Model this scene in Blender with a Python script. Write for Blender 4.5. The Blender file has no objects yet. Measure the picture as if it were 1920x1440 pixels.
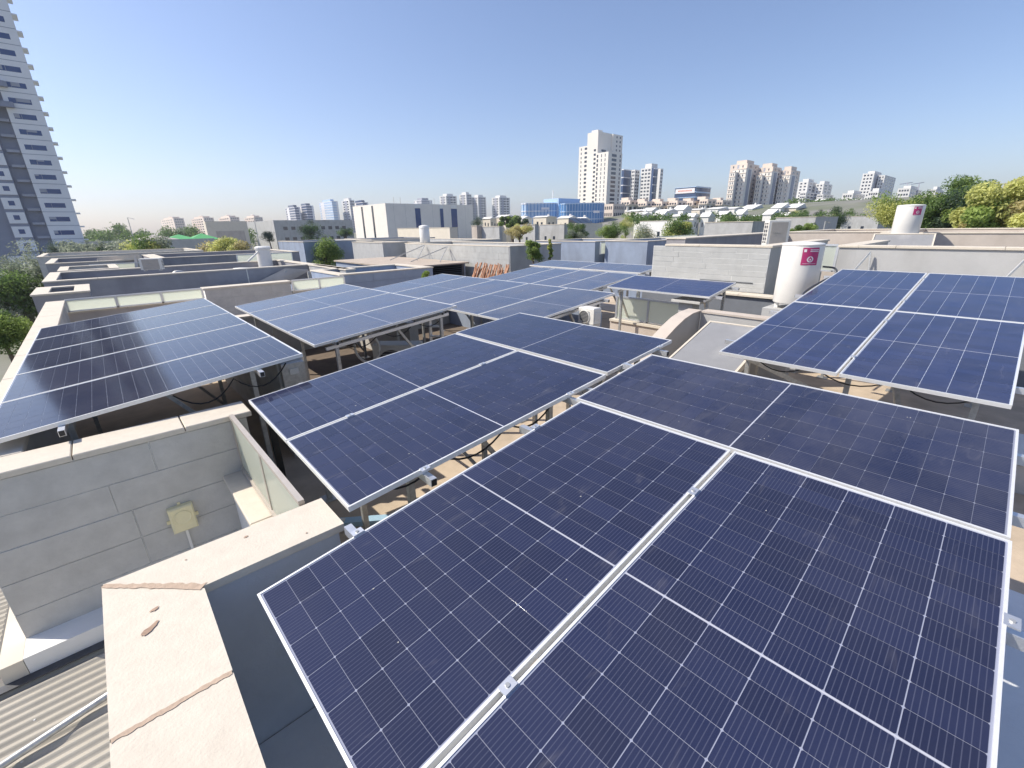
import bpy, math, random
import numpy as np
from mathutils import Matrix, Vector

# ------------------------------------------------------------------ camera, sky, sun, exposure
# the eye is the origin; +X runs to the right and away, +Y to the left and away, Z is up; the street lies 9.5 m below
SC = bpy.context.scene
COL = SC.collection
FPX = 832.0                                   # focal length for a 1920 px wide picture
PITCH, ROLL, YAW = map(math.radians, (19.55, 1.07, 47.9))
SUN_AZ, SUN_EL = math.radians(135.0), math.radians(46.0)
FW = np.array([math.cos(YAW)*math.cos(PITCH), math.sin(YAW)*math.cos(PITCH), -math.sin(PITCH)])
_r0 = np.array([math.sin(YAW), -math.cos(YAW), 0.0]); _d0 = np.cross(FW, _r0)
RT = _r0*math.cos(ROLL) + _d0*math.sin(ROLL)
DN = -_r0*math.sin(ROLL) + _d0*math.cos(ROLL)
cam = bpy.data.cameras.new('camera'); cam.sensor_width = 36.0; cam.lens = 36.0*FPX/1920.0
cam.clip_start = 0.05; cam.clip_end = 6000
CAM = bpy.data.objects.new('camera', cam); COL.objects.link(CAM)
CAM.matrix_world = Matrix(((RT[0], -DN[0], -FW[0], 0), (RT[1], -DN[1], -FW[1], 0), (RT[2], -DN[2], -FW[2], 0), (0, 0, 0, 1)))
SC.camera = CAM
W_ = bpy.data.worlds.new('World'); SC.world = W_; W_.use_nodes = True
nt = W_.node_tree; nt.nodes.clear()
sky = nt.nodes.new('ShaderNodeTexSky'); sky.sky_type = 'NISHITA'; sky.sun_disc = False
sky.sun_elevation = SUN_EL; sky.sun_rotation = math.radians(-45); sky.altitude = 50
sky.air_density = 1.0; sky.dust_density = 1.0; sky.ozone_density = 3.0
bg = nt.nodes.new('ShaderNodeBackground'); bg.inputs[1].default_value = 0.113
wo = nt.nodes.new('ShaderNodeOutputWorld')
wb = nt.nodes.new('ShaderNodeMixRGB'); wb.blend_type = 'MULTIPLY'; wb.inputs[0].default_value = 1; wb.inputs[2].default_value = (1.0, .945, 1.0, 1)   # the camera's white balance
nt.links.new(sky.outputs[0], wb.inputs[1]); nt.links.new(wb.outputs[0], bg.inputs[0]); nt.links.new(bg.outputs[0], wo.inputs[0])
sl = bpy.data.lights.new('sun', 'SUN'); sl.energy = 3.9; sl.angle = math.radians(0.53); sl.color = (1.0, 0.93, 0.82)
SUN = bpy.data.objects.new('sun', sl); COL.objects.link(SUN)
_s = Vector((math.cos(SUN_AZ)*math.cos(SUN_EL), math.sin(SUN_AZ)*math.cos(SUN_EL), math.sin(SUN_EL)))
SUN.rotation_euler = _s.to_track_quat('Z', 'Y').to_euler(); SUN.location = (-30, 30, 60)
SC.view_settings.view_transform = 'Standard'; SC.view_settings.look = 'None'
SC.view_settings.exposure = 0.62; SC.view_settings.gamma = 1.0; SC.view_settings.use_curve_mapping = False
SC.cycles.max_bounces = 8; SC.cycles.use_denoising = True
random.seed(4); RNG = np.random.default_rng(7)

# ------------------------------------------------------------------ surveying: a direction seen in the picture cut with a plane of the place
def ray(x, y): return FW + RT*(x-960)/FPX + DN*(y-720)/FPX
def pz(x, y, z): v = ray(x, y); return v*(z/v[2])
def px(x, y, X): v = ray(x, y); return v*(X/v[0])
def py(x, y, Y): v = ray(x, y); return v*(Y/v[1])
def pd(x, y, D): return ray(x, y)*D
def pix(p): p = np.asarray(p, float); c = p@FW; return np.array([960+FPX*(p@RT)/c, 720+FPX*(p@DN)/c])
ZC, ZF, ZG = -1.55, -2.70, -9.5               # parapet caps, roof floor, street

# ------------------------------------------------------------------ materials
def mat(name, col, rough=0.7, var=0.12, scale=3.0, bump=0.0, bscale=40.0, metal=0.0, spec=0.5, col2=None, detail=6.0, stain=None):
    m = bpy.data.materials.new(name); m.use_nodes = True
    n, l = m.node_tree.nodes, m.node_tree.links
    b = n['Principled BSDF']; b.inputs['Roughness'].default_value = rough; b.inputs['Metallic'].default_value = metal
    b.inputs['Specular IOR Level'].default_value = spec
    geo = n.new('ShaderNodeNewGeometry')
    no = n.new('ShaderNodeTexNoise'); no.inputs['Scale'].default_value = scale; no.inputs['Detail'].default_value = detail; no.inputs['Roughness'].default_value = 0.65
    l.new(geo.outputs['Position'], no.inputs['Vector'])
    r = n.new('ShaderNodeValToRGB')
    c2 = col2 or tuple(min(1, c*(1+var)) for c in col); c1 = tuple(c*(1-var) for c in col)
    r.color_ramp.elements[0].position = 0.32; r.color_ramp.elements[1].position = 0.68
    r.color_ramp.elements[0].color = (*c1, 1); r.color_ramp.elements[1].color = (*c2, 1)
    l.new(no.outputs['Fac'], r.inputs['Fac'])
    out = r.outputs['Color']
    if stain:
        sc, lo, hi, sc_col, amt = stain
        n2 = n.new('ShaderNodeTexNoise'); n2.inputs['Scale'].default_value = sc; n2.inputs['Detail'].default_value = 4
        mp = n.new('ShaderNodeMapping'); mp.inputs['Scale'].default_value = (1, 1, .35)
        l.new(geo.outputs['Position'], mp.inputs['Vector']); l.new(mp.outputs['Vector'], n2.inputs['Vector'])
        mr = n.new('ShaderNodeMapRange'); mr.inputs[1].default_value = lo; mr.inputs[2].default_value = hi; mr.inputs[4].default_value = amt
        l.new(n2.outputs['Fac'], mr.inputs[0])
        mx = n.new('ShaderNodeMixRGB'); mx.inputs[2].default_value = (*sc_col, 1)
        l.new(mr.outputs[0], mx.inputs[0]); l.new(out, mx.inputs[1]); out = mx.outputs[0]
    l.new(out, b.inputs['Base Color'])
    if bump:
        nb = n.new('ShaderNodeTexNoise'); nb.inputs['Scale'].default_value = bscale; nb.inputs['Detail'].default_value = 5
        l.new(geo.outputs['Position'], nb.inputs['Vector'])
        bp = n.new('ShaderNodeBump'); bp.inputs['Strength'].default_value = bump; bp.inputs['Distance'].default_value = 0.01
        l.new(nb.outputs['Fac'], bp.inputs['Height']); l.new(bp.outputs['Normal'], b.inputs['Normal'])
    return m
M = {}
M['cap'] = mat('cream_cap_stone', (.61, .55, .455), .8, .05, 14, .22, 90, stain=(2.6, .55, .8, (.47, .40, .33), .35))
M['grout'] = mat('brown_grout', (.46, .35, .26), .9, .15, 20, .3, 80)
M['stain'] = mat('brown_stain', (.36, .25, .18), .9, .25, 30)
M['slate'] = mat('grey_stone_cladding', (.51, .495, .46), .75, .10, 5, .3, 45, stain=(1.4, .52, .8, (.38, .37, .35), .5))
M['slate2'] = mat('pale_grey_stone_cladding', (.43, .435, .42), .8, .09, 3, .2, 40, stain=(1.1, .55, .8, (.30, .30, .29), .5))
M['joint'] = mat('pale_joint_mortar', (.74, .74, .71), .9, .1, 12)
M['render'] = mat('grey_render_wall', (.44, .44, .43), .9, .07, 2.5, .3, 70, stain=(1.1, .46, .75, (.30, .295, .28), .75))
M['render_warm'] = mat('beige_render_wall', (.52, .46, .40), .9, .07, 2.5, .3, 70, stain=(1.1, .46, .75, (.36, .31, .26), .7))
M['blue_wall'] = mat('slate_blue_render_wall', (.28, .33, .42), .85, .08, 2.5, .2, 60, stain=(1.1, .46, .75, (.19, .215, .27), .7))
M['dusk_wall'] = mat('grey_violet_render_wall', (.30, .295, .31), .85, .08, 2.5, .2, 60, stain=(1.1, .46, .75, (.20, .195, .21), .7))
M['inner_wall'] = mat('pale_blue_grey_parapet_face', (.50, .53, .57), .85, .07, 2.5, .2, 60, stain=(.9, .5, .8, (.40, .43, .47), .5))
M['white_wall'] = mat('white_plaster', (.78, .77, .74), .9, .05, 2)
M['cream_wall'] = mat('cream_plaster', (.66, .60, .50), .9, .06, 1)
M['floor'] = mat('sandy_roof_floor', (.50, .405, .30), .9, .14, 3, .3, 30, stain=(1.6, .5, .75, (.32, .26, .19), .7))
M['membrane'] = mat('white_roof_membrane', (.74, .75, .74), .8, .06, 2, .25, 50, stain=(1.3, .5, .8, (.55, .56, .56), .6))
M['tan_roof'] = mat('tan_terrace_deck', (.44, .37, .30), .9, .12, 1.5, .2, 30)
M['alu'] = mat('brushed_aluminium', (.74, .75, .76), .38, .05, 30, metal=.75)
M['frame'] = mat('panel_frame_aluminium', (.80, .80, .78), .42, .03, 40, metal=.35)
M['galv'] = mat('galvanised_steel', (.50, .50, .48), .45, .18, 25, metal=.6)
M['black'] = mat('black_plastic', (.015, .016, .018), .5, .2, 20)
M['dark'] = mat('dark_steel', (.05, .055, .065), .5, .2, 10)
M['white_metal'] = mat('white_enamel', (.76, .74, .69), .32, .03, 6, spec=.5)
M['ac_white'] = mat('off_white_casing', (.70, .68, .62), .45, .06, 8)
M['ac_panel'] = mat('beige_grey_panel', (.42, .38, .33), .6, .08, 6)
M['rail_tan'] = mat('champagne_anodised_rail', (.52, .47, .41), .45, .06, 10, metal=.3)
M['dropping'] = mat('dried_dropping', (.40, .39, .37), .9, .1, 60)
M['ac_grille'] = mat('dark_grille', (.07, .07, .08), .55, .2, 20)
M['box_cream'] = mat('cream_plastic_box', (.80, .72, .45), .5, .06, 10)
M['corrugated'] = mat('greige_corrugated_sheet', (.40, .37, .31), .55, .08, 4, stain=(2.5, .52, .8, (.33, .30, .25), .5))
M['magenta'] = mat('magenta_sticker', (.48, .04, .16), .4, .05, 8)
M['white_print'] = mat('white_print', (.82, .78, .78), .5, .02, 8)
M['collector'] = mat('dusty_collector_glass', (.27, .27, .27), .25, .06, 3, stain=(2.0, .5, .8, (.46, .45, .42), .5))
M['wood'] = mat('weathered_wood', (.36, .24, .15), .85, .25, 9)
M['reed'] = mat('red_brown_canes', (.48, .26, .16), .85, .3, 6)
M['asphalt'] = mat('street_ground', (.22, .21, .19), .95, .25, .08, stain=(.03, .40, .6, (.13, .15, .08), .9))
M['trunk'] = mat('bark', (.13, .10, .075), .95, .3, 6)
def leaf(name, a, b):
    m = mat(name, a, .55, .3, .9, col2=b, detail=9)
    n, l = m.node_tree.nodes, m.node_tree.links
    bs = n['Principled BSDF']; tr = n.new('ShaderNodeBsdfTranslucent'); mx = n.new('ShaderNodeMixShader'); mx.inputs[0].default_value = .5
    src = bs.inputs['Base Color'].links[0].from_socket; l.new(src, tr.inputs['Color'])
    l.new(bs.outputs[0], mx.inputs[1]); l.new(tr.outputs[0], mx.inputs[2]); l.new(mx.outputs[0], n['Material Output'].inputs['Surface'])
    return m
M['leaf_green'] = leaf('green_leaves', (.09, .17, .045), (.20, .30, .08))
M['leaf_bright'] = leaf('bright_green_leaves', (.22, .34, .07), (.42, .53, .15))
M['leaf_yellow'] = leaf('yellow_green_leaves', (.48, .52, .12), (.80, .80, .32))
M['leaf_straw'] = leaf('straw_coloured_leaves', (.44, .38, .15), (.68, .60, .30))
M['leaf_dark'] = leaf('dark_green_leaves', (.05, .09, .06), (.10, .16, .085))
M['leaf_grey'] = leaf('grey_green_leaves', (.22, .27, .19), (.38, .42, .31))
def frosted():
    m = bpy.data.materials.new('milky_fence_glass'); m.use_nodes = True; n, l = m.node_tree.nodes, m.node_tree.links
    b = n['Principled BSDF']; b.inputs['Base Color'].default_value = (.80, .83, .76, 1); b.inputs['Roughness'].default_value = .12
    t = n.new('ShaderNodeBsdfTranslucent'); t.inputs[0].default_value = (.93, .95, .86, 1)
    mx = n.new('ShaderNodeMixShader'); mx.inputs[0].default_value = .65
    l.new(b.outputs[0], mx.inputs[1]); l.new(t.outputs[0], mx.inputs[2]); l.new(mx.outputs[0], n['Material Output'].inputs['Surface'])
    return m
M['frosted'] = frosted()
def flat(name, col, rough=.5, metal=0., spec=.5):
    m = bpy.data.materials.new(name); m.use_nodes = True; b = m.node_tree.nodes['Principled BSDF']
    b.inputs['Base Color'].default_value = (*col, 1); b.inputs['Roughness'].default_value = rough; b.inputs['Metallic'].default_value = metal; b.inputs['Specular IOR Level'].default_value = spec
    return m
M['win'] = flat('dark_window_glass', (.03, .04, .06), .08)
M['win_blue'] = flat('blue_window_glass', (.03, .07, .20), .08)
M['glass_blue'] = flat('blue_curtain_wall', (.10, .27, .55), .12)
M['glass_pale'] = flat('pale_blue_curtain_wall', (.42, .56, .74), .15)
M['glass_navy'] = flat('navy_curtain_wall', (.035, .07, .16), .10)
M['tw_white'] = mat('tower_white_cladding', (.82, .81, .81), .8, .06, .1)
M['tw_grey'] = mat('tower_blue_grey_cladding', (.25, .27, .34), .6, .1, .1)
M['tw_slab'] = mat('tower_grey_slab', (.36, .37, .42), .7, .1, .1)
M['tw_cream'] = mat('cream_tower_stone', (.78, .74, .67), .9, .05, .05)
M['tw_pink'] = mat('pinkish_tower_stone', (.70, .60, .51), .9, .05, .05)
M['tw_pale'] = mat('pale_tower_stone', (.70, .69, .66), .9, .05, .05)
M['green_roof'] = mat('green_sheet_roof', (.10, .42, .14), .6, .1, .2)
M['grey_roof'] = mat('grey_sheet_roof', (.42, .38, .35), .7, .1, .2)
M['car_paint'] = mat('white_car_paint', (.70, .66, .62), .25, .03, 3)
M['orange'] = mat('orange_lamp', (.70, .18, .08), .4, .1, 3)
def pv(name, base, wires, dust=.05, ior=1.45, r0=.045):
    """solar cell laminate: dark silicon seen through clear glass, fine collector wires along the long side, thin uneven dust"""
    m = bpy.data.materials.new(name); m.use_nodes = True; n, l = m.node_tree.nodes, m.node_tree.links
    b = n['Principled BSDF']; b.inputs['IOR'].default_value = ior
    tc = n.new('ShaderNodeTexCoord'); sp = n.new('ShaderNodeSeparateXYZ'); geo = n.new('ShaderNodeNewGeometry')
    l.new(tc.outputs['Object'], sp.inputs[0])
    def math_(op, a, v=None):
        q = n.new('ShaderNodeMath'); q.operation = op; l.new(a, q.inputs[0])
        if v is not None: q.inputs[1].default_value = v
        return q.outputs[0]
    col = n.new('ShaderNodeRGB'); col.outputs[0].default_value = (*base, 1); cur = col.outputs[0]
    oi = n.new('ShaderNodeObjectInfo'); hv = n.new('ShaderNodeHueSaturation'); vr_ = n.new('ShaderNodeMapRange'); vr_.inputs[3].default_value = .84; vr_.inputs[4].default_value = 1.18
    l.new(oi.outputs['Random'], vr_.inputs[0]); l.new(vr_.outputs[0], hv.inputs['Value']); l.new(cur, hv.inputs['Color']); cur = hv.outputs[0]   # cells differ slightly from one another
    if wires:
        f = math_('FRACT', math_('MULTIPLY', sp.outputs['Y'], 1/.0165)); g = math_('LESS_THAN', math_('ABSOLUTE', math_('SUBTRACT', f, .5)), .085)
        mx = n.new('ShaderNodeMixRGB'); mx.inputs[2].default_value = (.13, .14, .20, 1)
        l.new(math_('MULTIPLY', g, .32), mx.inputs[0]); l.new(cur, mx.inputs[1]); cur = mx.outputs[0]
    no = n.new('ShaderNodeTexNoise'); no.inputs['Scale'].default_value = 1.7; no.inputs['Detail'].default_value = 9; no.inputs['Roughness'].default_value = .7
    l.new(geo.outputs['Position'], no.inputs['Vector'])
    mr = n.new('ShaderNodeMapRange'); mr.inputs[1].default_value = .35; mr.inputs[2].default_value = .85; mr.inputs[3].default_value = dust*.12; mr.inputs[4].default_value = dust
    l.new(no.outputs['Fac'], mr.inputs[0])
    # streaky wipe marks
    mp = n.new('ShaderNodeMapping'); mp.inputs['Scale'].default_value = (2.2, 9, 3); mp.inputs['Rotation'].default_value = (0, 0, .7)
    n2 = n.new('ShaderNodeTexNoise'); n2.inputs['Scale'].default_value = 1.6; n2.inputs['Detail'].default_value = 8; n2.inputs['Distortion'].default_value = .8
    l.new(geo.outputs['Position'], mp.inputs['Vector']); l.new(mp.outputs[0], n2.inputs['Vector'])
    m2 = n.new('ShaderNodeMapRange'); m2.inputs[1].default_value = .61; m2.inputs[2].default_value = .80; m2.inputs[4].default_value = .11
    l.new(n2.outputs['Fac'], m2.inputs[0])
    ad = n.new('ShaderNodeMath'); ad.operation = 'ADD'; ad.use_clamp = True; l.new(mr.outputs[0], ad.inputs[0]); l.new(m2.outputs[0], ad.inputs[1])
    dx = n.new('ShaderNodeMixRGB'); dx.inputs[2].default_value = (.34, .32, .31, 1)
    l.new(ad.outputs[0], dx.inputs[0]); l.new(cur, dx.inputs[1]); l.new(dx.outputs[0], b.inputs['Base Color'])
    rr = n.new('ShaderNodeMapRange'); rr.inputs[1].default_value = 0; rr.inputs[2].default_value = .3; rr.inputs[3].default_value = r0; rr.inputs[4].default_value = .30
    l.new(ad.outputs[0], rr.inputs[0]); l.new(rr.outputs[0], b.inputs['Roughness'])
    return m
M['cell'] = pv('silicon_cell', (.016, .021, .055), True)
M['cell_t3'] = pv('silicon_cell_left', (.015, .017, .042), False, .10, 1.55, .10)
M['cell_far'] = pv('silicon_cell_plain', (.032, .042, .085), False, .36, 1.7)  # heavier dust and paler base also stand in for sky reflected at grazing angles
M['cell_blue'] = pv('silicon_cell_blue', (.020, .031, .090), False, .14)
M['sheet'] = pv('laminate_backsheet', (.27, .29, .37), False)
M['bar'] = pv('white_centre_strip', (.50, .51, .57), False)
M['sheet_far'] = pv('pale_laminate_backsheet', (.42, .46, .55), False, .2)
M['shade_brown'] = mat('brown_painted_shade', (.15, .115, .085), .9, .2, 3, .3, 30)  # shade on the floor below the tables, put into the colour
M['slate_shadow_tint'] = mat('shadow_tinted_slate_wall', (.16, .175, .20), .85, .1, 3, .2, 50)  # cast shadow below the right ledge, put into the wall colour
M['hall_white'] = mat('white_hall_cladding', (.80, .75, .68), .85, .04, .5)
def dusty_pv():
    m = M['cell'].copy(); m.name = 'dusty_silicon_cell'
    for nd in m.node_tree.nodes:
        if nd.type == 'MAP_RANGE' and abs(nd.inputs[4].default_value-.05) < 1e-4: nd.inputs[1].default_value = .36; nd.inputs[2].default_value = .66; nd.inputs[4].default_value = .11
    return m
M['cell_dusty'] = dusty_pv()

# ------------------------------------------------------------------ mesh helpers
class MB:
    def __init__(s): s.v = []; s.f = []; s.smooth = False
    def add(s, vs, fs):
        o = len(s.v); s.v += [tuple(map(float, q)) for q in vs]; s.f += [tuple(i+o for i in f) for f in fs]; return s
    def box(s, x0, x1, y0, y1, z0, z1):
        return s.add([(x0,y0,z0),(x1,y0,z0),(x1,y1,z0),(x0,y1,z0),(x0,y0,z1),(x1,y0,z1),(x1,y1,z1),(x0,y1,z1)],
                     [(0,3,2,1),(4,5,6,7),(0,1,5,4),(1,2,6,5),(2,3,7,6),(3,0,4,7)])
    def cbox(s, x0, x1, y0, y1, z0, z1, c=.006):
        """box with chamfered upper edges"""
        b = [(x0,y0),(x1,y0),(x1,y1),(x0,y1)]; t = [(x0+c,y0+c),(x1-c,y0+c),(x1-c,y1-c),(x0+c,y1-c)]
        vs = [(x,y,z0) for x,y in b]+[(x,y,z1-c) for x,y in b]+[(x,y,z1) for x,y in t]
        fs = [(3,2,1,0),(8,9,10,11)]+[(i,(i+1)%4,4+(i+1)%4,4+i) for i in range(4)]+[(4+i,4+(i+1)%4,8+(i+1)%4,8+i) for i in range(4)]
        return s.add(vs, fs)
    def prism(s, poly, z0, z1):
        n = len(poly); vs = [(x,y,z0) for x,y in poly]+[(x,y,z1) for x,y in poly]
        return s.add(vs, [tuple(range(n))[::-1], tuple(range(n,2*n))]+[(i,(i+1)%n,n+(i+1)%n,n+i) for i in range(n)])
    def bar(s, a, b, w, h=None, up=(0,0,1)):
        a, b = np.array(a, float), np.array(b, float); d = b-a; d /= np.linalg.norm(d); u = np.array(up, float)
        if abs(d@u) > .98: u = np.array([1., 0, 0])
        e = np.cross(d, u); e /= np.linalg.norm(e); g = np.cross(e, d); w /= 2; h = (h/2 if h else w)
        vs = [q+sx*e*w+sz*g*h for q in (a, b) for sx, sz in ((-1,-1),(1,-1),(1,1),(-1,1))]
        return s.add(vs, [(0,1,2,3),(7,6,5,4),(0,4,5,1),(1,5,6,2),(2,6,7,3),(3,7,4,0)])
    def tube(s, path, r, n=8, cap=True):
        P_ = [np.array(q, float) for q in path]; o = len(s.v); rings = []
        for i, q in enumerate(P_):
            d = (P_[min(i+1, len(P_)-1)]-P_[max(i-1, 0)]); d /= np.linalg.norm(d)+1e-12
            u = np.array([0, 0, 1.]) if abs(d[2]) < .95 else np.array([1., 0, 0])
            e = np.cross(d, u); e /= np.linalg.norm(e); g = np.cross(e, d); rr = r[i] if hasattr(r, '__len__') else r
            rings.append([q+rr*(math.cos(t)*e+math.sin(t)*g) for t in np.arange(n)*2*math.pi/n])
        vs = [p for R in rings for p in R]; fs = []
        for i in range(len(P_)-1):
            for k in range(n): fs.append((i*n+k, i*n+(k+1)%n, (i+1)*n+(k+1)%n, (i+1)*n+k))
        if cap: fs += [tuple(range(n)), tuple((len(P_)-1)*n+k for k in range(n))[::-1]]
        return s.add(vs, fs)
    def lathe(s, prof, c, n=32):
        vs = []; fs = []
        for r, z in prof: vs += [(c[0]+r*math.cos(t), c[1]+r*math.sin(t), c[2]+z) for t in np.arange(n)*2*math.pi/n]
        for i in range(len(prof)-1):
            for k in range(n): fs.append((i*n+k, i*n+(k+1)%n, (i+1)*n+(k+1)%n, (i+1)*n+k))
        return s.add(vs, fs+[tuple(range(n))[::-1], tuple((len(prof)-1)*n+k for k in range(n))])
    def build(s, name, m, parent=None, kind=None, smooth=False):
        off = np.array(parent.location[:]) if parent is not None and parent.rotation_euler[:] == (0, 0, 0) else np.zeros(3)
        if parent is not None and parent.parent is not None: off = off + np.array(parent.parent.location[:]) if parent.parent.rotation_euler[:] == (0, 0, 0) else off
        me = bpy.data.meshes.new(name); me.from_pydata([tuple(np.array(q)-off) for q in s.v], [], s.f); me.update()
        if smooth: me.polygons.foreach_set('use_smooth', [True]*len(me.polygons))
        me.materials.append(M[m] if isinstance(m, str) else m)
        return link(name, me, parent, kind)
def link(name, me, parent=None, kind=None):
    o = bpy.data.objects.new(name, me); COL.objects.link(o)
    if parent is not None: o.parent = parent
    if kind: o['kind'] = kind
    return o
def thing(name, label, cat, loc=(0, 0, 0), group=None, rot=None):
    o = bpy.data.objects.new(name, None); COL.objects.link(o); o.location = tuple(map(float, loc)); o.empty_display_size = .1
    if rot: o.rotation_euler = rot
    o['label'] = label; o['category'] = cat
    if group: o['group'] = group
    return o
def tag(o, label, cat, group=None):
    o['label'] = label; o['category'] = cat
    if group: o['group'] = group
    return o
def structure(o): o['kind'] = 'structure'; return o
# ------------------------------------------------------------------ ground: one sheet to the horizon, rising to a low hill on the right
def ground_z(x, y):
    t = np.clip((x-0.3*y-30)/190.0, 0, 1); s = t*t*(3-2*t)
    return ZG + 17.0*s*np.clip((x+60)/120, 0, 1)
def make_ground():
    xs = np.concatenate([np.linspace(-2000, -80, 12), np.linspace(-60, 420, 49), np.linspace(460, 2000, 12)])
    ys = np.concatenate([np.linspace(-2000, -80, 12), np.linspace(-60, 420, 49), np.linspace(460, 2000, 12)])
    vs = [(x, y, float(ground_z(x, y))) for y in ys for x in xs]; n = len(xs)
    fs = [(j*n+i, j*n+i+1, (j+1)*n+i+1, (j+1)*n+i) for j in range(len(ys)-1) for i in range(n-1)]
    structure(MB().add(vs, fs).build('ground', 'asphalt', smooth=True))
make_ground()

# ------------------------------------------------------------------ stone cladding and parapets
_tile_cache = {}
def tiles(parent, m, face, pos, a0, a1, z0, z1, h, ln, gap=.005, d=.016, seed=1):
    """stone slabs on a wall face. face '-y': plane y=pos spanning x a0..a1; face '-x': plane x=pos spanning y a0..a1; running bond"""
    rnd = random.Random(seed); z = z1; k = 0; L0 = np.array(parent.location[:])
    while z > z0+.03:
        zb = max(z0, z-h); a = a0-(ln*(.15+.55*((k*7) % 5)/5.0) if k % 2 else ln*.1*(k % 3))
        while a < a1-.01:
            b = a+ln*rnd.uniform(.85, 1.1); s, e = max(a, a0), min(b, a1); a = b
            if e-s < .06: continue
            w_, h_ = round(e-s-gap, 2), round(z-zb-gap, 3); key = (face, w_, h_, m)
            if key not in _tile_cache:
                q = MB()
                if face == '-y': q.cbox(-w_/2, w_/2, -h_/2, h_/2, 0, d, .003); q.v = [(x, -zz, yy) for x, yy, zz in q.v]
                else: q.cbox(-w_/2, w_/2, -h_/2, h_/2, 0, d, .003); q.v = [(-zz, -x, yy) for x, yy, zz in q.v]
                me = bpy.data.meshes.new('stone_slab'); me.from_pydata(q.v, [], q.f); me.materials.append(M[m]); _tile_cache[key] = me
            o = link('stone_slab', _tile_cache[key], parent); c = (s+e)/2; j = rnd.uniform(0, .004)
            p = np.array([c, pos-j, (z+zb)/2]) if face == '-y' else np.array([pos-j, c, (z+zb)/2])
            o.location = tuple(p-L0)
        z = zb; k += 1
def cap_run(parent, x0, x1, y0, y1, ztop, joints=(), axis='x', th=.045, m='cap'):
    """coping stones laid in a row along an axis, cut at the joints, grout between them"""
    cuts = [x0 if axis == 'x' else y0, *joints, x1 if axis == 'x' else y1]
    for a, b in zip(cuts[:-1], cuts[1:]):
        g0 = .004 if a != cuts[0] else 0; g1 = .004 if b != cuts[-1] else 0
        if axis == 'x': MB().cbox(a+g0, b-g1, y0, y1, ztop-th, ztop).build('cap_stone', m, parent)
        else: MB().cbox(x0, x1, a+g0, b-g1, ztop-th, ztop).build('cap_stone', m, parent)
def fence(name, label, a, b, zt, zb, n, axis, group=None, post=.05, frame='alu', rail=(.05, .04)):
    """milky glass railing between two points at constant x or y"""
    a, b = np.array(a, float), np.array(b, float); t = thing(name, label, 'fence', (*(a+b)/2, zb), group)
    d = (b-a)/np.linalg.norm(b-a); nrm = np.array([-d[1], d[0]])
    MB().bar((*a, zt-.02), (*b, zt-.02), *rail).build('top_rail', frame, t)
    MB().bar((*a, zb+.02), (*b, zb+.02), .05, .03).build('bottom_rail', frame, t)
    for i in range(n+1):
        q = a+(b-a)*i/n; MB().bar((*q, zb), (*q, zt-.041), post, post).build('post', frame, t)
    for i in range(n):
        q0 = a+(b-a)*(i+0.0)/n+d*(post/2+.002); q1 = a+(b-a)*(i+1.0)/n-d*(post/2+.002); zm = (zt+zb)/2
        MB().bar((*q0, zm), (*q1, zm), .012, zt-zb-.08).build('pane', 'frosted', t)
    return t

# ------------------------------------------------------------------ the villa we stand on: parapets, court, roof floor
V = thing('villa', 'near villa whose roof carries the solar panels, grey slab walls and cream coping', 'house', (3, 6, ZG))
XO, XI, YI, YO = -.33, .023, 2.177, 2.53      # coping of the near corner: outer/inner x, inner/outer y
# mitred corner stones
e = .006
MB().prism([(XO, YO), (XO+.002, YO), (XI-.0+.0, YI+.012), (.69, YI+.012), (.69, YO)], ZC-.045, ZC).build('cap_stone', 'cap', V)
MB().prism([(XO, YO-.014), (XO, 1.62), (XI, 1.62), (XI, YI-.004)], ZC-.045, ZC-.001).build('cap_stone', 'cap', V)
MB().prism([(XO, 1.605), (XO, .3), (XI, .3), (XI, 1.605)], ZC-.045, ZC).build('cap_stone', 'cap', V)
MB().prism([(XO, .288), (XO, -1.2), (XI, -1.2), (XI, .288)], ZC-.045, ZC).build('cap_stone', 'cap', V)
MB().prism([(XO, -1.212), (XO, -4), (XI, -4), (XI, -1.212)], ZC-.045, ZC).build('cap_stone', 'cap', V)
# smeared grout over the mitre and the first joint
def smear(p0, p1, w0, w1, z, seed, n=26):
    r = random.Random(seed); p0, p1 = np.array(p0), np.array(p1); d = p1-p0; nn = np.array([-d[1], d[0]])/np.linalg.norm(d)
    up = [p0+d*i/n+nn*(w0+(w1-w0)*i/n)*r.uniform(.55, 1.15) for i in range(n+1)]; dn = [p0+d*i/n-nn*(.012)*r.uniform(.6, 1.3) for i in range(n+1)]
    vs = [(*q, z) for q in up]+[(*q, z) for q in dn]; return MB().add(vs, [(i+n+1, i+n+2, i+1, i) for i in range(n)])
smear((XO+.006, YO-.012), (XI-.006, YI+.004), .012, .03, ZC+.0025, 3).build('grout_joint', 'grout', V)
smear((XO+.004, 1.612), (XI-.004, 1.612), .006, .012, ZC+.0025, 5).build('grout_joint', 'grout', V)
def blot(cx, cy, rx, ry, seed, ang=0.):
    r = random.Random(seed); n = 14; pts = []
    for i in range(n):
        t = 2*math.pi*i/n; k = r.uniform(.6, 1.15); x, y = rx*k*math.cos(t), ry*k*math.sin(t)
        pts.append((cx+x*math.cos(ang)-y*math.sin(ang), cy+x*math.sin(ang)+y*math.cos(ang), ZC+.003))
    return MB().add(pts, [tuple(range(n))])
for pxl, rx, ry, sd, an in (((290, 1143), .020, .010, 1, .3), ((281, 1180), .040, .017, 2, .7), ((461, 1007), .014, .008, 3, .2), ((349, 1050), .006, .005, 4, 0), ((575, 1000), .006, .005, 5, 0)):
    q = pz(*pxl, ZC); blot(q[0], q[1], rx, ry, sd, an).build('mortar_stain', 'stain', V)
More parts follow.
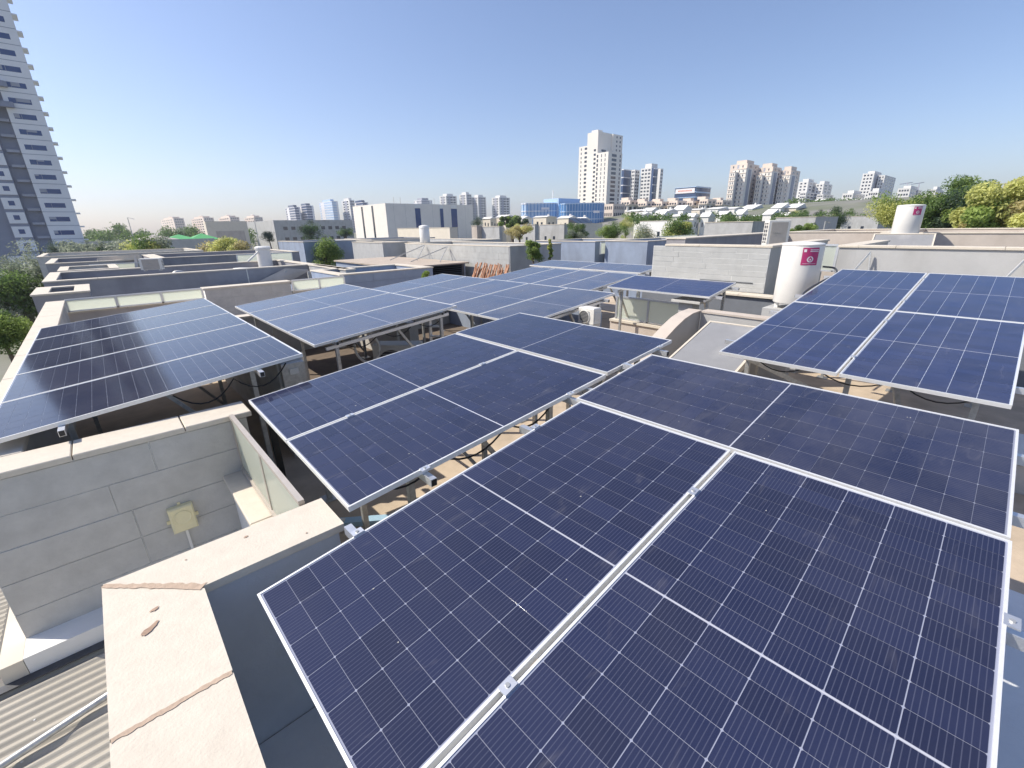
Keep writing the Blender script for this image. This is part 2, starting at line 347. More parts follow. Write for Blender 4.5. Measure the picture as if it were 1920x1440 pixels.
# walls below the coping
MB().box(XO+.03, .66, YI+.03, YO-.03, ZG, ZC-.046).build('parapet_wall', 'inner_wall', V)
MB().box(XO+.03, XI-.03, -4, YI+.028, ZG, ZC-.047).build('parapet_wall', 'inner_wall', V)
# wall beyond the court (its clad face looks at us) and the left arm of that block
FY = 4.43
MB().box(-1.06, .70, FY-.0105, FY+.29, ZG, ZC-.046).build('parapet_wall', 'joint', V)
cap_run(V, -1.09, .745, FY-.03, FY+.32, ZC, (-.46, .24), 'x')
tiles(V, 'slate', '-y', FY, -1.06, .70, -2.92, ZC-.05, .27, 1.15, seed=3)
MB().box(-1.06, -.77, FY+.30, 15.8, ZG, ZC-.046).build('parapet_wall', 'render', V)
cap_run(V, -1.09, -.74, FY+.33, 15.85, ZC, (6.2, 7.5, 8.9, 10.2, 11.6, 13.0, 14.4), 'y')
# ledge under the near glass fence
MB().box(.45, .74, YO-.02, FY+.014, ZG, -2.14).build('parapet_wall', 'white_wall', V)
cap_run(V, .41, .75, YO-.018, FY-.003, -2.10, (3.45,), 'y')
# foot of the clad wall: sill and white kerb running back along the block
MB().box(-1.06, .45, 4.18, FY-.004, ZG, -2.90).build('sill', 'white_wall', V)
MB().box(-1.19, -1.064, 4.18, 5.1, ZG, -2.905).build('kerb', 'cream_wall', V)
# roof floor
MB().prism([(0, -4), (11.2, -4), (11.2, 6.7), (15, 6.7), (15, 15.8), (-.8, 15.8), (-.8, FY+.2), (.7, FY+.2), (.7, YI+.2), (0, YI+.2)], ZF-.25, ZF).build('roof_floor', 'floor', V)
MB().prism([(.0, -3.9), (4.6, -3.9), (4.6, -.42), (1.1, -.42), (1.1, 2.2), (.0, 2.2)], ZF+.002, ZF+.006).build('roof_membrane', 'membrane', V)
for yy in (-.95, -1.6, -2.4): MB().box(.05, 4.6, yy, yy+.012, ZF+.0062, ZF+.010).build('membrane_seam', 'dark', V)
MB().box(1.56, 7.44, 4.7, 10.95, ZF+.002, ZF+.007).build('floor_shade_sheet', 'shade_brown', V)  # dark sheet added in place of the shade under the tables
# low wall under the right end of the left panel table
MB().box(1.36, 1.52, 5.75, 10.95, ZF, -1.56).build('low_wall', 'slate', V)
cap_run(V, 1.33, 1.55, 5.75, 10.95, -1.515, (7, 8.4, 9.8), 'y')
tiles(V, 'slate', '-x', 1.358, 5.76, 10.95, ZF, -1.57, .25, 1.2, seed=5)
MB().box(1.30, 1.60, 5.55, 5.745, ZF, -1.40).build('pillar', 'slate', V)
# inner parapets between the panel tables
MB().box(1.6, 7.7, 11.0, 11.25, ZF, -1.78).build('parapet_wall', 'slate', V)
cap_run(V, 1.57, 7.73, 10.97, 11.28, -1.735, (3.2, 4.8, 6.3), 'x')
MB().box(4.38, 4.58, 7.9, 10.96, ZF, -1.80).build('parapet_wall', 'slate', V)
MB().box(7.45, 7.65, 5.6, 10.96, ZF, -1.75).build('parapet_wall', 'blue_wall', V)
# far edge of this roof: glass railing, clad wall, glass railing
YB = 15.9
MB().box(-1.06, 2.2, YB, YB+.3, ZG, -1.90).build('parapet_wall', 'render_warm', V)
cap_run(V, -1.12, 2.19, YB-.03, YB+.33, -1.855, (.4,), 'x')
MB().box(2.22, 4.6, YB-.1025, YB+.32, ZG, ZC-.046).build('parapet_wall', 'joint', V)
cap_run(V, 2.19, 4.64, YB-.13, YB+.36, ZC, (3.4,), 'x')
tiles(V, 'slate', '-y', YB-.092, 2.22, 4.6, -3.3, ZC-.05, .27, 1.0, seed=8)
MB().box(4.62, 6.5, YB, YB+.3, ZG, -1.95).build('parapet_wall', 'render', V)
MB().box(4.64, 6.5, YB-.03, YB+.33, -1.945, -1.90).build('cap_stone', 'cap', V)
fence('glass_railing', 'long milky glass railing in three panes behind the left panel table', (-.75, YB-.06), (2.16, YB-.06), -1.53, -1.853, 3, 'x', 'milky glass railings')
fence('glass_railing', 'two-pane milky glass railing between brown clad wall and slate blue wall', (4.68, YB-.02), (6.42, YB-.02), -1.53, -1.898, 2, 'x', 'milky glass railings')
fence('glass_railing', 'near milky glass railing beside the court with the yellow junction box', (.585, YO+.035), (.585, FY-.04), -1.53, -2.09, 2, 'y', 'milky glass railings', post=.028, frame='rail_tan', rail=(.035, .03))
# right edge of this roof: ledge below the neighbour's clad wall
MB().box(10.80, 11.07, -4, 6.62, ZG, ZC-.046).build('parapet_wall', 'slate_shadow_tint', V)  # wall face darkened by colour to imitate a shadow falling on it
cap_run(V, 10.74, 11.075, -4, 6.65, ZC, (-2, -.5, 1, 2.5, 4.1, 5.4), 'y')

# ------------------------------------------------------------------ corrugated roof in the court
def corrugated():
    x0, x1, y0, y1, z = -4.6, .40, 1.0, 4.17, -3.08; p = .076; n = int((y1-y0)/p*8); vs = []; fs = []
    for i in range(n+1):
        y = y0+(y1-y0)*i/n; dz = .010*math.sin(2*math.pi*(y-y0)/p)
        for k, x in enumerate((x0, x1)): vs += [(x, y, z+dz-.02*(y1-y)), (x, y, z+dz-.003-.02*(y1-y))]
    for i in range(n):
        a = 4*i; fs += [(a, a+2, a+6, a+4), (a+1, a+5, a+7, a+3), (a+2, a+3, a+7, a+6), (a, a+4, a+5, a+1)]
    t = thing('corrugated_roof', 'greige corrugated sheet roof low in the court at lower left', 'roof', (-2, 2.6, -3.2))
    MB().add(vs, fs).build('roof_sheet', 'corrugated', t, smooth=False)
    for i in range(5):
        MB().bar((-4.4+i*1.15, 1.1, -3.25), (-4.4+i*1.15, 4.15, -3.19), .05, .06).build('purlin', 'galv', t)
    for a, b in ((-1.02, 3.72), (-1.06, 3.42), (-1.05, 3.05), (-.2, 3.6)):
        MB().lathe([(.008, 0), (.008, .006), (.004, .009)], (a, b, -3.075), 8).build('screw_head', 'galv', t)
    MB().box(-4.6, .40, 4.10, 4.175, -3.05, -3.04).build('flashing', 'dark', t)
    vs = []; fs = []; n = 440
    for i in range(n+1):
        y = 4.2+5.3*i/n; dz = .010*math.sin(2*math.pi*(y-4.2)/.076)
        vs += [(-4.6, y, -3.16+dz), (-1.31, y, -3.16+dz)]
    MB().add(vs, [(2*i, 2*i+1, 2*i+3, 2*i+2) for i in range(n)]).build('roof_sheet', 'corrugated', t)
corrugated()
MB().tube([(-2.6, 3.06, -3.05), (-1.14, 3.44, -3.04), (.3, 3.80, -3.035)], .024, 10).build('conduit_pipe', 'galv', tag(thing('metal_conduit', 'thin grey metal pipe lying across the corrugated roof', 'pipe', (-1, 3.4, -3.08)), 'thin grey metal pipe lying across the corrugated roof', 'pipe'), smooth=True)
# junction box on the clad wall
jb = thing('junction_box', 'yellowish plastic junction box with round cover on grey stone wall', 'electrical box', (.05, FY, -2.42))
q = MB().cbox(-.09, .09, -.12, .12, 0, .075, .012); q.v = [(x+.05, FY-.004-z, y-2.35) for x, y, z in q.v]; q.build('casing', 'box_cream', jb)
for sx in (-1, 1):
    MB().box(.05+sx*.10-.014, .05+sx*.10+.014, FY-.03, FY-.004, -2.38, -2.35).build('lug', 'box_cream', jb)
q = MB().lathe([(.066, 0), (.066, .006), (.060, .009), (.052, .006), (.05, .006)], (0, 0, 0), 28); q.v = [(x+.05, FY-.079-z, y-2.33) for x, y, z in q.v]; q.build('round_cover', 'box_cream', jb)
MB().bar((.05, FY-.03, -2.472), (.05, FY-.03, -2.86), .028, .02).build('cable_duct', 'white_metal', jb)
MB().bar((.05, FY-.02, -2.229), (.05, FY-.02, -2.205), .02, .02).build('gland', 'box_cream', jb)

# ------------------------------------------------------------------ solar panels
PL, PW, PT, GAP = 2.36, 1.134, .035, .02
def cell_mesh(cw, ch, m, name='cell'):
    c = .004; w, h = cw/2, ch/2
    top = [(-w+c, -h), (w-c, -h), (w, -h+c), (w, h-c), (w-c, h), (-w+c, h), (-w, h-c), (-w, -h+c)]
    q = MB().prism(top, 0, .0007); me = bpy.data.meshes.new(name); me.from_pydata(q.v, [], q.f[1:]); me.materials.append(M[m]); return me
_cm = {}
def panel_meshes(L, W, m):
    key = (L, W, m); far_ = m in ('cell_far', 'cell_t3', 'cell_blue')
    if key in _cm: return _cm[key]
    lip = .011; a, b = L/2, W/2
    fr = MB()
    for x0, x1, y0, y1 in ((-a, a, -b, -b+lip), (-a, a, b-lip, b), (-a, -a+lip, -b+lip, b-lip), (a-lip, a, -b+lip, b-lip)):
        fr.box(x0, x1, y0, y1, -PT, 0)
    f = bpy.data.meshes.new('frame'); f.from_pydata(fr.v, [], fr.f); f.materials.append(M['frame'])
    bs = MB().box(-a+lip, a-lip, -b+lip, b-lip, -.008, -.004); s = bpy.data.meshes.new('backsheet'); s.from_pydata(bs.v, [], bs.f); s.materials.append(M['sheet_far' if far_ else 'sheet'])
    n, k = 22, 6; mx, my, mid, g = .007, .006, (0 if m == 'cell_t3' else .009), .0019; gy = .0038
    cw = (L-2*lip-2*mx-mid)/n; ch = (W-2*lip-2*my)/k
    pos = []
    for i in range(n):
        x = -a+lip+mx+cw*(i+.5)+(mid if i >= n//2 else 0)
        for j in range(k): pos.append((x, -b+lip+my+ch*(j+.5)))
    cm = cell_mesh(cw-g, ch-gy, m)
    allc = MB()
    for x, y in pos:
        vs = [(v.co.x+x, v.co.y+y, v.co.z-.0035) for v in cm.vertices]; allc.add(vs, [tuple(p.vertices) for p in cm.polygons])
    ac = bpy.data.meshes.new('cells'); ac.from_pydata(allc.v, [], allc.f); ac.materials.append(M[m])
    bb = MB().box(-.0032, .0032, -b+lip+my, b-lip-my, -.0039, -.0028); cb = bpy.data.meshes.new('centre_strip'); cb.from_pydata(bb.v, [], bb.f); cb.materials.append(M['bar'])
    _cm[key] = (f, s, cm, pos, ac, cb); return _cm[key]
class Table:
    def __init__(s, o, tilt, yaw): s.o = np.array(o, float); s.t = math.radians(tilt); s.y = math.radians(yaw)
    def at(s, u, v, h=0.):
        a = u*math.cos(s.t)-h*math.sin(s.t); c, n = math.cos(s.y), math.sin(s.y)
        return np.array([s.o[0]+a*c-v*n, s.o[1]+a*n+v*c, s.o[2]+u*math.sin(s.t)+h*math.cos(s.t)])
    def rot(s, land=False):
        return (Matrix.Rotation(s.y, 3, 'Z') @ Matrix.Rotation(-s.t, 3, 'Y') @ Matrix.Rotation(math.pi/2 if land else 0, 3, 'Z')).to_euler()
def panel(T, u, v, land, label, detail, group, m='cell', L=PL, W=PW):
    """panel whose low right corner is at (u, v) on the table plane"""
    du, dv = (W, L) if land else (L, W)
    t = thing('solar_panel', label, 'solar panel', T.at(u+du/2, v+dv/2), group, T.rot(land))
    f, s, cm, pos, ac, cb = panel_meshes(L, W, m)
    link('frame', f, t); link('backsheet', s, t)
    if m != 'cell_t3': link('centre_strip', cb, t)
    if detail:
        for x, y in pos: o = link('cell', cm, t); o.location = (x, y, -.0035)
    else: link('cells', ac, t, 'stuff')
    return t
def rack(T, label, rails, vspan, legs, group='panel mounting racks', over=(.10, .14), floor=ZF, strut=True):
    """rails under the panels along v, square legs to the roof, diagonal struts, clamps"""
    t = thing('mounting_rack', label, 'rack', (*T.at(rails[0], (vspan[0]+vspan[1])/2)[:2], floor), group)
    v0, v1 = vspan
    for u in rails:
        a, b = T.at(u, v0-over[0], -PT-.026), T.at(u, v1+over[1], -PT-.026)
        MB().bar(a, b, .042, .05).build('rail', 'alu', t)
        for q, w in ((a, -1), (b, 1)):
            d = (b-a)/np.linalg.norm(b-a)*w; MB().bar(q+d*.0005, q+d*.004, .034, .042).build('end_cap', 'black', t)
    for k, v in enumerate(legs):
        lo, hi = T.at(rails[0], v, -PT-.08), T.at(rails[-1], v, -PT-.08)
        a, b = T.at(rails[0]-.15, v, -PT-.075), T.at(rails[-1]+.15, v, -PT-.075)
        MB().bar(a, b, .04, .045).build('cross_beam', 'alu', t)
        for q in (lo, hi):
            MB().bar((q[0], q[1], floor), (q[0], q[1], q[2]-.02), .045, .045).build('leg', 'galv', t)
            MB().box(q[0]-.08, q[0]+.08, q[1]-.08, q[1]+.08, floor+.001, floor+.012).build('foot_plate', 'galv', t)
        if strut: MB().bar((hi[0], hi[1]+.05, floor+.15), (hi[0]-.75, hi[1]+.05, hi[2]-.11), .035, .035).build('strut', 'galv', t)
    return t
def clamp(t, T, u, v, land=False):
    p = T.at(u, v, 0); a, b = T.at(u-.03, v, .004), T.at(u+.03, v, .004)
    if land: a, b = T.at(u, v-.03, .004), T.at(u, v+.03, .004)
    MB().bar(a, b, .042, .007).build('clamp', 'alu', t)
    q = T.at(u, v, .006); MB().lathe([(.009, 0), (.009, .006)], tuple(q), 8).build('clamp_bolt', 'galv', t)
W2 = PW+GAP
# front table: two panels upright, one across above them
T1 = Table((.213, .837, -1.558), 6.6, 1.1)
g1 = 'panels of the front table'
panel(T1, 0, 0, False, 'near solar panel in front, lower left of its table beside the cream parapet', True, g1)
panel(T1, 0, -GAP-PW, False, 'nearest solar panel at lower right, filling the bottom right of the view', True, g1)
TC = Table((2.617, -.268, -1.294), 6.5, .98)
panel(TC, 0, 0, True, 'dusty solar panel lying crosswise behind the two nearest panels', True, g1, 'cell_dusty')
R = rack(T1, 'aluminium rack under the front table of solar panels', (.5, 1.86), (-GAP-PW, PW), (-.95, .0, .9), over=(.16, .16))
rack(TC, 'aluminium rack under the dusty crosswise panel', (.26, .88), (0, PL), (.25, 1.2, 2.1), over=(.12, .14), strut=False)
for u in (.5, 1.86): clamp(R, T1, u, -GAP/2)
for u in (.5, 1.86):
    for v in (-GAP-PW-.012, PW+.012): clamp(R, T1, u, v)
# middle table
T2 = Table((.747, 3.344, -1.477), 5.85, -.68)
g2 = 'panels of the middle table'
panel(T2, 0, GAP, False, 'solar panel in the middle table, its back left corner by the black post', True, g2)
panel(T2, 0, -PW, False, 'solar panel in the middle table whose near corner meets the parapet end', True, g2)
TF = Table((3.228, 2.27, -1.272), 5.1, -.1)
panel(TF, 0, 0, True, 'solar panel lying crosswise at the far end of the middle table', True, g2)
R = rack(T2, 'aluminium rack under the middle table of solar panels', (.5, 1.88), (-PW, GAP+PW), (-.9, .05, 1.0), over=(.10, .12))
RF = rack(TF, 'aluminium rack under the crosswise end panel of the middle table', (.26, .88), (0, PL), (.25, 1.2, 2.1), over=(.10, .12), strut=False)
for u in (.5, 1.88): clamp(R, T2, u, GAP/2)
for u in (.5, 1.88): clamp(R, T2, u, -PW-.012)
for u in (.26, .88): clamp(RF, TF, u, -.012)
# left table: five rows
T3 = Table((-.95, 4.85, -1.452), 5.65, -.5); g3 = 'panels of the left table'
nm = ['nearest', 'second', 'third', 'fourth', 'farthest']
for k in range(5): panel(T3, 0, k*W2, False, f'{nm[k]} row panel of the left table that mirrors the tower', False, g3, 'cell_t3')
R = rack(T3, 'aluminium rack under the left table of five panel rows', (.45, 1.92), (0, 5*W2-GAP), (.4, 2.9, 5.3), over=(.12, .1), strut=True)
# table behind it, four rows
T4 = Table((1.925, 6.07, -1.453), 5.77, -.3); g4 = 'panels of the fourth table'
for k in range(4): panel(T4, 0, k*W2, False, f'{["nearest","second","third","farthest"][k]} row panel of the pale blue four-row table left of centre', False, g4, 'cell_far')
R = rack(T4, 'rack of thin legs under the four-row table left of centre', (.30, 2.05), (0, 4*W2-GAP), (.05, 1.6, 3.2, 4.5), over=(.02, .1))
# table behind that, five rows
T5 = Table((4.66, 4.87, -1.418), 5.4, -.4); g5 = 'panels of the fifth table'
nm5 = ['rightmost', 'second', 'middle', 'fourth', 'leftmost']
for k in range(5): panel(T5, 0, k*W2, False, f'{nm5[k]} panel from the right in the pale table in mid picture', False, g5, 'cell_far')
R = rack(T5, 'rack under the pale five-panel table in mid picture', (.35, 2.0), (0, 5*W2-GAP), (.1, 1.8, 3.6, 5.4), over=(.12, .1))
T6 = Table((8.80, 6.95, -1.535), 5.5, 0); g6 = 'panels of the sixth table'; w6 = 1.02
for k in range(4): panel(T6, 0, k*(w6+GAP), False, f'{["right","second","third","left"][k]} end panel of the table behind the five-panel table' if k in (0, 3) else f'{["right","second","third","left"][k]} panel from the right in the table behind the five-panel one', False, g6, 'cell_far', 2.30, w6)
rack(T6, 'rack under the four-panel table farther back', (.35, 1.95), (0, 4*(w6+GAP)-GAP), (.1, 2, 4), over=(.12, .1))
T7 = Table((11.25, 7.0, -1.285), 5.6, 0); g7 = 'panels of the farthest table'
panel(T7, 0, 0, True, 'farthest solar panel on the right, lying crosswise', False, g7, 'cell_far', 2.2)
panel(T7, 0, 2.2+GAP, True, 'farthest solar panel on the left, lying crosswise', False, g7, 'cell_far', 2.2)
rack(T7, 'rack under the two farthest crosswise panels', (.25, .9), (0, 4.42), (.2, 2.2, 4.2), over=(.14, .05), strut=False)
T8 = Table((8.44, 3.73, -1.32), 8.2, -.4)
panel(T8, 0, 0, True, 'single small-looking blue panel on tall legs in front of the clad wall', False, 'single panel', 'cell_blue')
rack(T8, 'tall legs under the single blue panel', (.2, .9), (0, PL), (.12, 2.1), over=(.16, .02), strut=True)
# right table: two by two
T9 = Table((5.03, .88, -1.385), 6.95, -.1); g9 = 'panels of the right table'
for r_, rn in ((0, 'near'), (1, 'far')):
    for c_, cn in ((0, 'left'), (1, 'right')):
        lab = {('near', 'left'): 'near left panel of the right table, mirroring the white tank', ('near', 'right'): 'near right panel of the deep blue right table', ('far', 'left'): 'far left panel of the right table beside the tank and hose', ('far', 'right'): 'far right panel of the deep blue right table'}[(rn, cn)]
        panel(T9, r_*(PL+GAP), GAP if c_ == 0 else -PW, False, lab, True, g9, 'cell_blue')
R = rack(T9, 'crossed steel rack under the deep blue right table', (.5, 1.9, 2.9, 4.3), (-PW, PW+GAP), (-.95, .0, 1.0), over=(.12, .14))
for u in (.5, 1.9, 2.9, 4.3): clamp(R, T9, u, GAP/2)
MB().bar(T9.at(.28, 1.0, -.12), (7.0, .9, ZF+.3), .05).build('brace', 'galv', R)
MB().bar(T9.at(2.2, .0, -.12), (5.5, .25, ZF+.3), .05).build('brace', 'galv', R)

# dried droppings and wipe marks on the near glass, DC cables under the tables
def spot(T, u, v, r_, seed, par, n=9):
    rnd = random.Random(seed); pts = [T.at(u+r_*rnd.uniform(.5, 1.2)*math.cos(6.283*i/n)*1.4, v+r_*rnd.uniform(.5, 1.2)*math.sin(6.283*i/n), -.0021) for i in range(n)]
    return MB().add(pts, [tuple(range(n))]).build('dropping', 'dropping', par)
dr = thing('bird_droppings', 'scattered small pale bird droppings on the front and middle panels', 'droppings', (1.5, 1.5, -1.5))
for i in range(9):
    rnd = random.Random(i*13+1)
    spot(T1, rnd.uniform(.1, 2.2), rnd.uniform(-1.1, 1.08), rnd.uniform(.0015, .004), i, dr)
for i in range(10):
    rnd = random.Random(i*17+5); spot(T2, rnd.uniform(.1, 2.2), rnd.uniform(-1.1, 1.08), rnd.uniform(.002, .005), i+50, dr)
for i in range(8):
    rnd = random.Random(i*19+5); spot(TC, rnd.uniform(.08, 1.05), rnd.uniform(.1, 2.2), rnd.uniform(.002, .004), i+90, dr)
def cable(T, pts, label, sag=.12):
    P_ = [T.at(u, v, h) for u, v, h in pts]; path = []
    for a, b in zip(P_[:-1], P_[1:]):
        for k in range(8): t_ = k/8; q = a+(b-a)*t_; path.append((q[0], q[1], q[2]-sag*4*t_*(1-t_)))
    path.append(tuple(P_[-1])); o = MB().tube(path, .007, 6).build('cable', 'black', None, smooth=True); tag(o, label, 'cable', 'panel cables')
cable(T2, [(.2, -.9, -.07), (.7, -1.0, -.07), (1.3, -1.02, -.07), (1.85, -1.0, -.07)], 'black cable sagging along the near edge of the middle table')
cable(T1, [(.9, 1.0, -.07), (1.4, 1.06, -.07), (1.9, 1.05, -.07), (2.3, 1.0, -.07)], 'black cable sagging under the left edge of the front table')
cable(T3, [(1.2, .1, -.08), (1.7, .08, -.08), (2.2, .1, -.08)], 'black cable under the near right corner of the left table', .16)
cable(T4, [(.4, .1, -.08), (1.0, .08, -.08), (1.6, .1, -.08), (2.2, .1, -.08)], 'black cable under the near edge of the four-row table', .16)
cable(T9, [(.3, .9, -.08), (.3, .3, -.08), (.3, -.4, -.08), (.3, -1.0, -.08)], 'black cable under the near edge of the right table', .14)
# ------------------------------------------------------------------ equipment on the roofs
def water_tank(c, r, h, label, az, hose=True, legs=True):
    """upright white boiler with shallow dome, magenta sticker facing azimuth az, on a low stand"""
    t = thing('water_tank', label, 'water tank', c, 'white water tanks'); b = .10 if legs else 0
    MB().lathe([(r*.97, b), (r, b+.02), (r, b+h-.03), (r*.985, b+h-.008), (r*.93, b+h+.004), (r*.5, b+h+.022), (.02, b+h+.03)], c, 48).build('tank_body', 'white_metal', t, smooth=True)
    MB().lathe([(r*1.012, b+h-.035), (r*1.012, b+h-.012)], c, 48).build('lid_rim', 'white_metal', t, smooth=True)
    if legs:
        for k in range(3):
            a = az+2.1*k+.4; p = (c[0]+r*.8*math.cos(a), c[1]+r*.8*math.sin(a)); MB().box(p[0]-.03, p[0]+.03, p[1]-.03, p[1]+.03, c[2], c[2]+b+.01).build('leg', 'white_metal', t)
    def patch(a0, a1, z0, z1, off, name, m, par):
        n = 10; vs = []
        for i in range(n+1):
            a = az+a0+(a1-a0)*i/n
            for z in (z0, z1): vs.append((c[0]+(r+off)*math.cos(a), c[1]+(r+off)*math.sin(a), c[2]+b+z))
        return MB().add(vs, [(2*i, 2*i+2, 2*i+3, 2*i+1) for i in range(n)]).build(name, m, par)
    w = .135/r; st = patch(-w, w, h*.66, h*.94, .003, 'sticker', 'magenta', t)
    patch(-w*.15, w*.9, h*.900, h*.912, .005, 'text_line', 'white_print', st); patch(-w*.15, w*.9, h*.876, h*.888, .005, 'text_line', 'white_print', st)
    patch(-w*.85, -w*.55, h*.87, h*.915, .005, 'badge', 'white_print', st); patch(-w*.8, w*.8, h*.683, h*.688, .005, 'text_line', 'white_print', st)
    def disc(ca, cz, rr, off, m, name, drop=False):
        vs = [(c[0]+(r+off)*math.cos(az+ca), c[1]+(r+off)*math.sin(az+ca), c[2]+b+cz)]; n = 20
        for i in range(n):
            th = 2*math.pi*i/n; k = rr*(1+.6*max(0, math.sin(th))**6 if drop else 1)
            a = az+ca+k*math.cos(th)/r*(.75 if drop and math.sin(th) > .6 else 1); vs.append((c[0]+(r+off)*math.cos(a), c[1]+(r+off)*math.sin(a), c[2]+b+cz+k*math.sin(th)))
        MB().add(vs, [(0, 1+i, 1+(i+1) % n) for i in range(n)]).build(name, m, st)
    disc(0, h*.755, .052, .005, 'white_print', 'logo_disc'); disc(0, h*.752, .030, .007, 'magenta', 'logo_drop', True); disc(0, h*.748, .013, .009, 'white_print', 'logo_drop', True)
    return t
tk = np.array([9.62, 2.66, ZC]); TKL = 'tall white water tank with magenta sticker beside the right panel table'
MB().box(9.25, 10.0, 2.3, 3.05, ZF, ZC-.001).build('plinth', 'render', thing('tank_plinth', 'grey masonry plinth under the tall white water tank', 'plinth', (9.6, 2.66, ZF)))
water_tank(tuple(tk), .335, 1.07, TKL, math.atan2(-2.66, -9.62)+.42)
def spline(pts, n=40):
    P_ = [np.array(q, float) for q in pts]; P_ = [2*P_[0]-P_[1]]+P_+[2*P_[-1]-P_[-2]]; out = []
    for i in range(1, len(P_)-2):
        for k in range(n//(len(P_)-3)):
            t = k/(n//(len(P_)-3)); a, b, c, d = P_[i-1:i+3]
            out.append(.5*((2*b)+(c-a)*t+(2*a-5*b+4*c-d)*t*t+(3*b-a-3*c+d)*t**3))
    return out+[P_[-2]]
hz = thing('water_hose', 'dark hose curving from the white tank down along the panel edge', 'hose', (9.3, 2.2, -1.2))
a = pd(1543, 500, 8.05); b_ = pd(1565, 503, 7.9); c_ = pd(1567, 514, 7.75); d_ = pd(1540, 528, 7.5); e_ = pd(1512, 545, 7.2); f_ = pd(1500, 560, 7.0)
MB().tube(spline([a, b_, c_, d_, e_, f_]), .016, 8).build('hose', 'dark', hz, smooth=True)
def ac_unit(c, w, d, h, label, rot=0., fan=True):
    """split-system outdoor unit, front towards local -y"""
    t = thing('air_conditioner', label, 'air conditioner', c, 'roof air conditioners', (0, 0, rot))
    MB().cbox(-w/2, w/2, -d/2, d/2, .05, h, .012).build('casing', 'ac_white', t)
    for s in (-1, 1): MB().box(s*w*.35-.03, s*w*.35+.03, -d/2-.02, d/2+.02, 0, .049).build('foot', 'galv', t)
    if not fan:
        MB().box(-w*.38, w*.38, -d/2-.008, -d/2-.001, h*.12, h*.92).build('front_panel', 'ac_panel', t)
    R_ = min(w*.36, h*.40) if fan else .01
    q = MB().lathe([(R_, 0), (R_, .012), (R_*.9, .016), (R_*.9, .002)], (0, 0, 0), 28); q.v = [(x-w*.1, -d/2-z-.001, y+h*.52) for x, y, z in q.v]; q.build('fan_ring', 'ac_white', t)
    q = MB().lathe([(R_*.88, 0), (R_*.88, .004)], (0, 0, 0), 28); q.v = [(x-w*.1, -d/2-z-.001, y+h*.52) for x, y, z in q.v]; q.build('fan_recess', 'ac_grille', t)
    for k in range(-4, 5):
        zz = h*.52+k*R_*.2; hw = math.sqrt(max(.01, R_*R_*.75-(k*R_*.2)**2)); MB().box(-w*.1-hw, -w*.1+hw, -d/2-.014, -d/2-.008, zz-.004, zz+.004).build('grille_bar', 'galv', t)
    for s in (-1, 1):
        rec = MB().box(s*w/2-.003, s*w/2+.003, -d/2+.04, d/2-.04, .12, h-.08).build('side_coil', 'ac_grille', t)
        for k in range(5):
            z = .12+(h-.2)*(k+.5)/5; MB().box(s*w/2-.008, s*w/2+.008, -d/2+.02, d/2-.02, z-.012, z+.012).build('louvre_bar', 'ac_white', t)
        for k in range(3):
            yy = -d/2+.04+(d-.08)*k/2; MB().box(s*w/2-.0075, s*w/2+.0075, yy-.012, yy+.012, .1, h-.06).build('louvre_bar', 'ac_white', t)
    return t
# unit under the table in mid picture, unit on the next villa roof, unit on the right villa roof
ac_unit((6.02, 4.66, -1.62), .32, .20, .31, 'white air conditioner under the corner of the mid picture table', math.radians(-90))
MB().box(5.95, 6.09, 4.56, 4.76, ZF, -1.622).build('stand', 'galv', thing('steel_stand', 'low steel stand under the air conditioner in mid picture', 'stand', (5.75, 4.5, ZF)))
# collector leaning by the stair well
kc = Table((6.42, 2.36, -2.02), 14.0, 2.5)
kt = thing('flat_collector', 'dusty grey flat solar collector leaning beside the stair well', 'solar collector', kc.at(.8, .5, -.06), None, kc.rot())
MB().box(-.80, .80, -.50, .50, -.07, -.001).build('backing', 'galv', kt)
for x0, x1, y0, y1 in ((-.83, .83, -.53, -.495), (-.83, .83, .495, .53), (-.83, -.795, -.495, .495), (.795, .83, -.495, .495)): MB().box(x0, x1, y0, y1, -.075, .022).build('frame', 'cap', kt)
MB().box(-.795, .795, -.495, .495, 0, .012).build('glass_cover', 'collector', kt)
for yv in (.1, .9):
    for uv in (.1, 1.5):
        p = kc.at(uv, yv, -.14); MB().bar((p[0], p[1], ZF), (p[0], p[1], p[2]-.002), .035).build('leg', 'galv', tag(thing('collector_leg', f'thin steel leg under the {"near" if uv<1 else "far"} {"right" if yv<.5 else "left"} corner of the grey collector', 'leg', (p[0], p[1], ZF), 'collector legs'), f'thin steel leg under the {"near" if uv<1 else "far"} {"right" if yv<.5 else "left"} corner of the grey collector', 'leg', 'collector legs'))
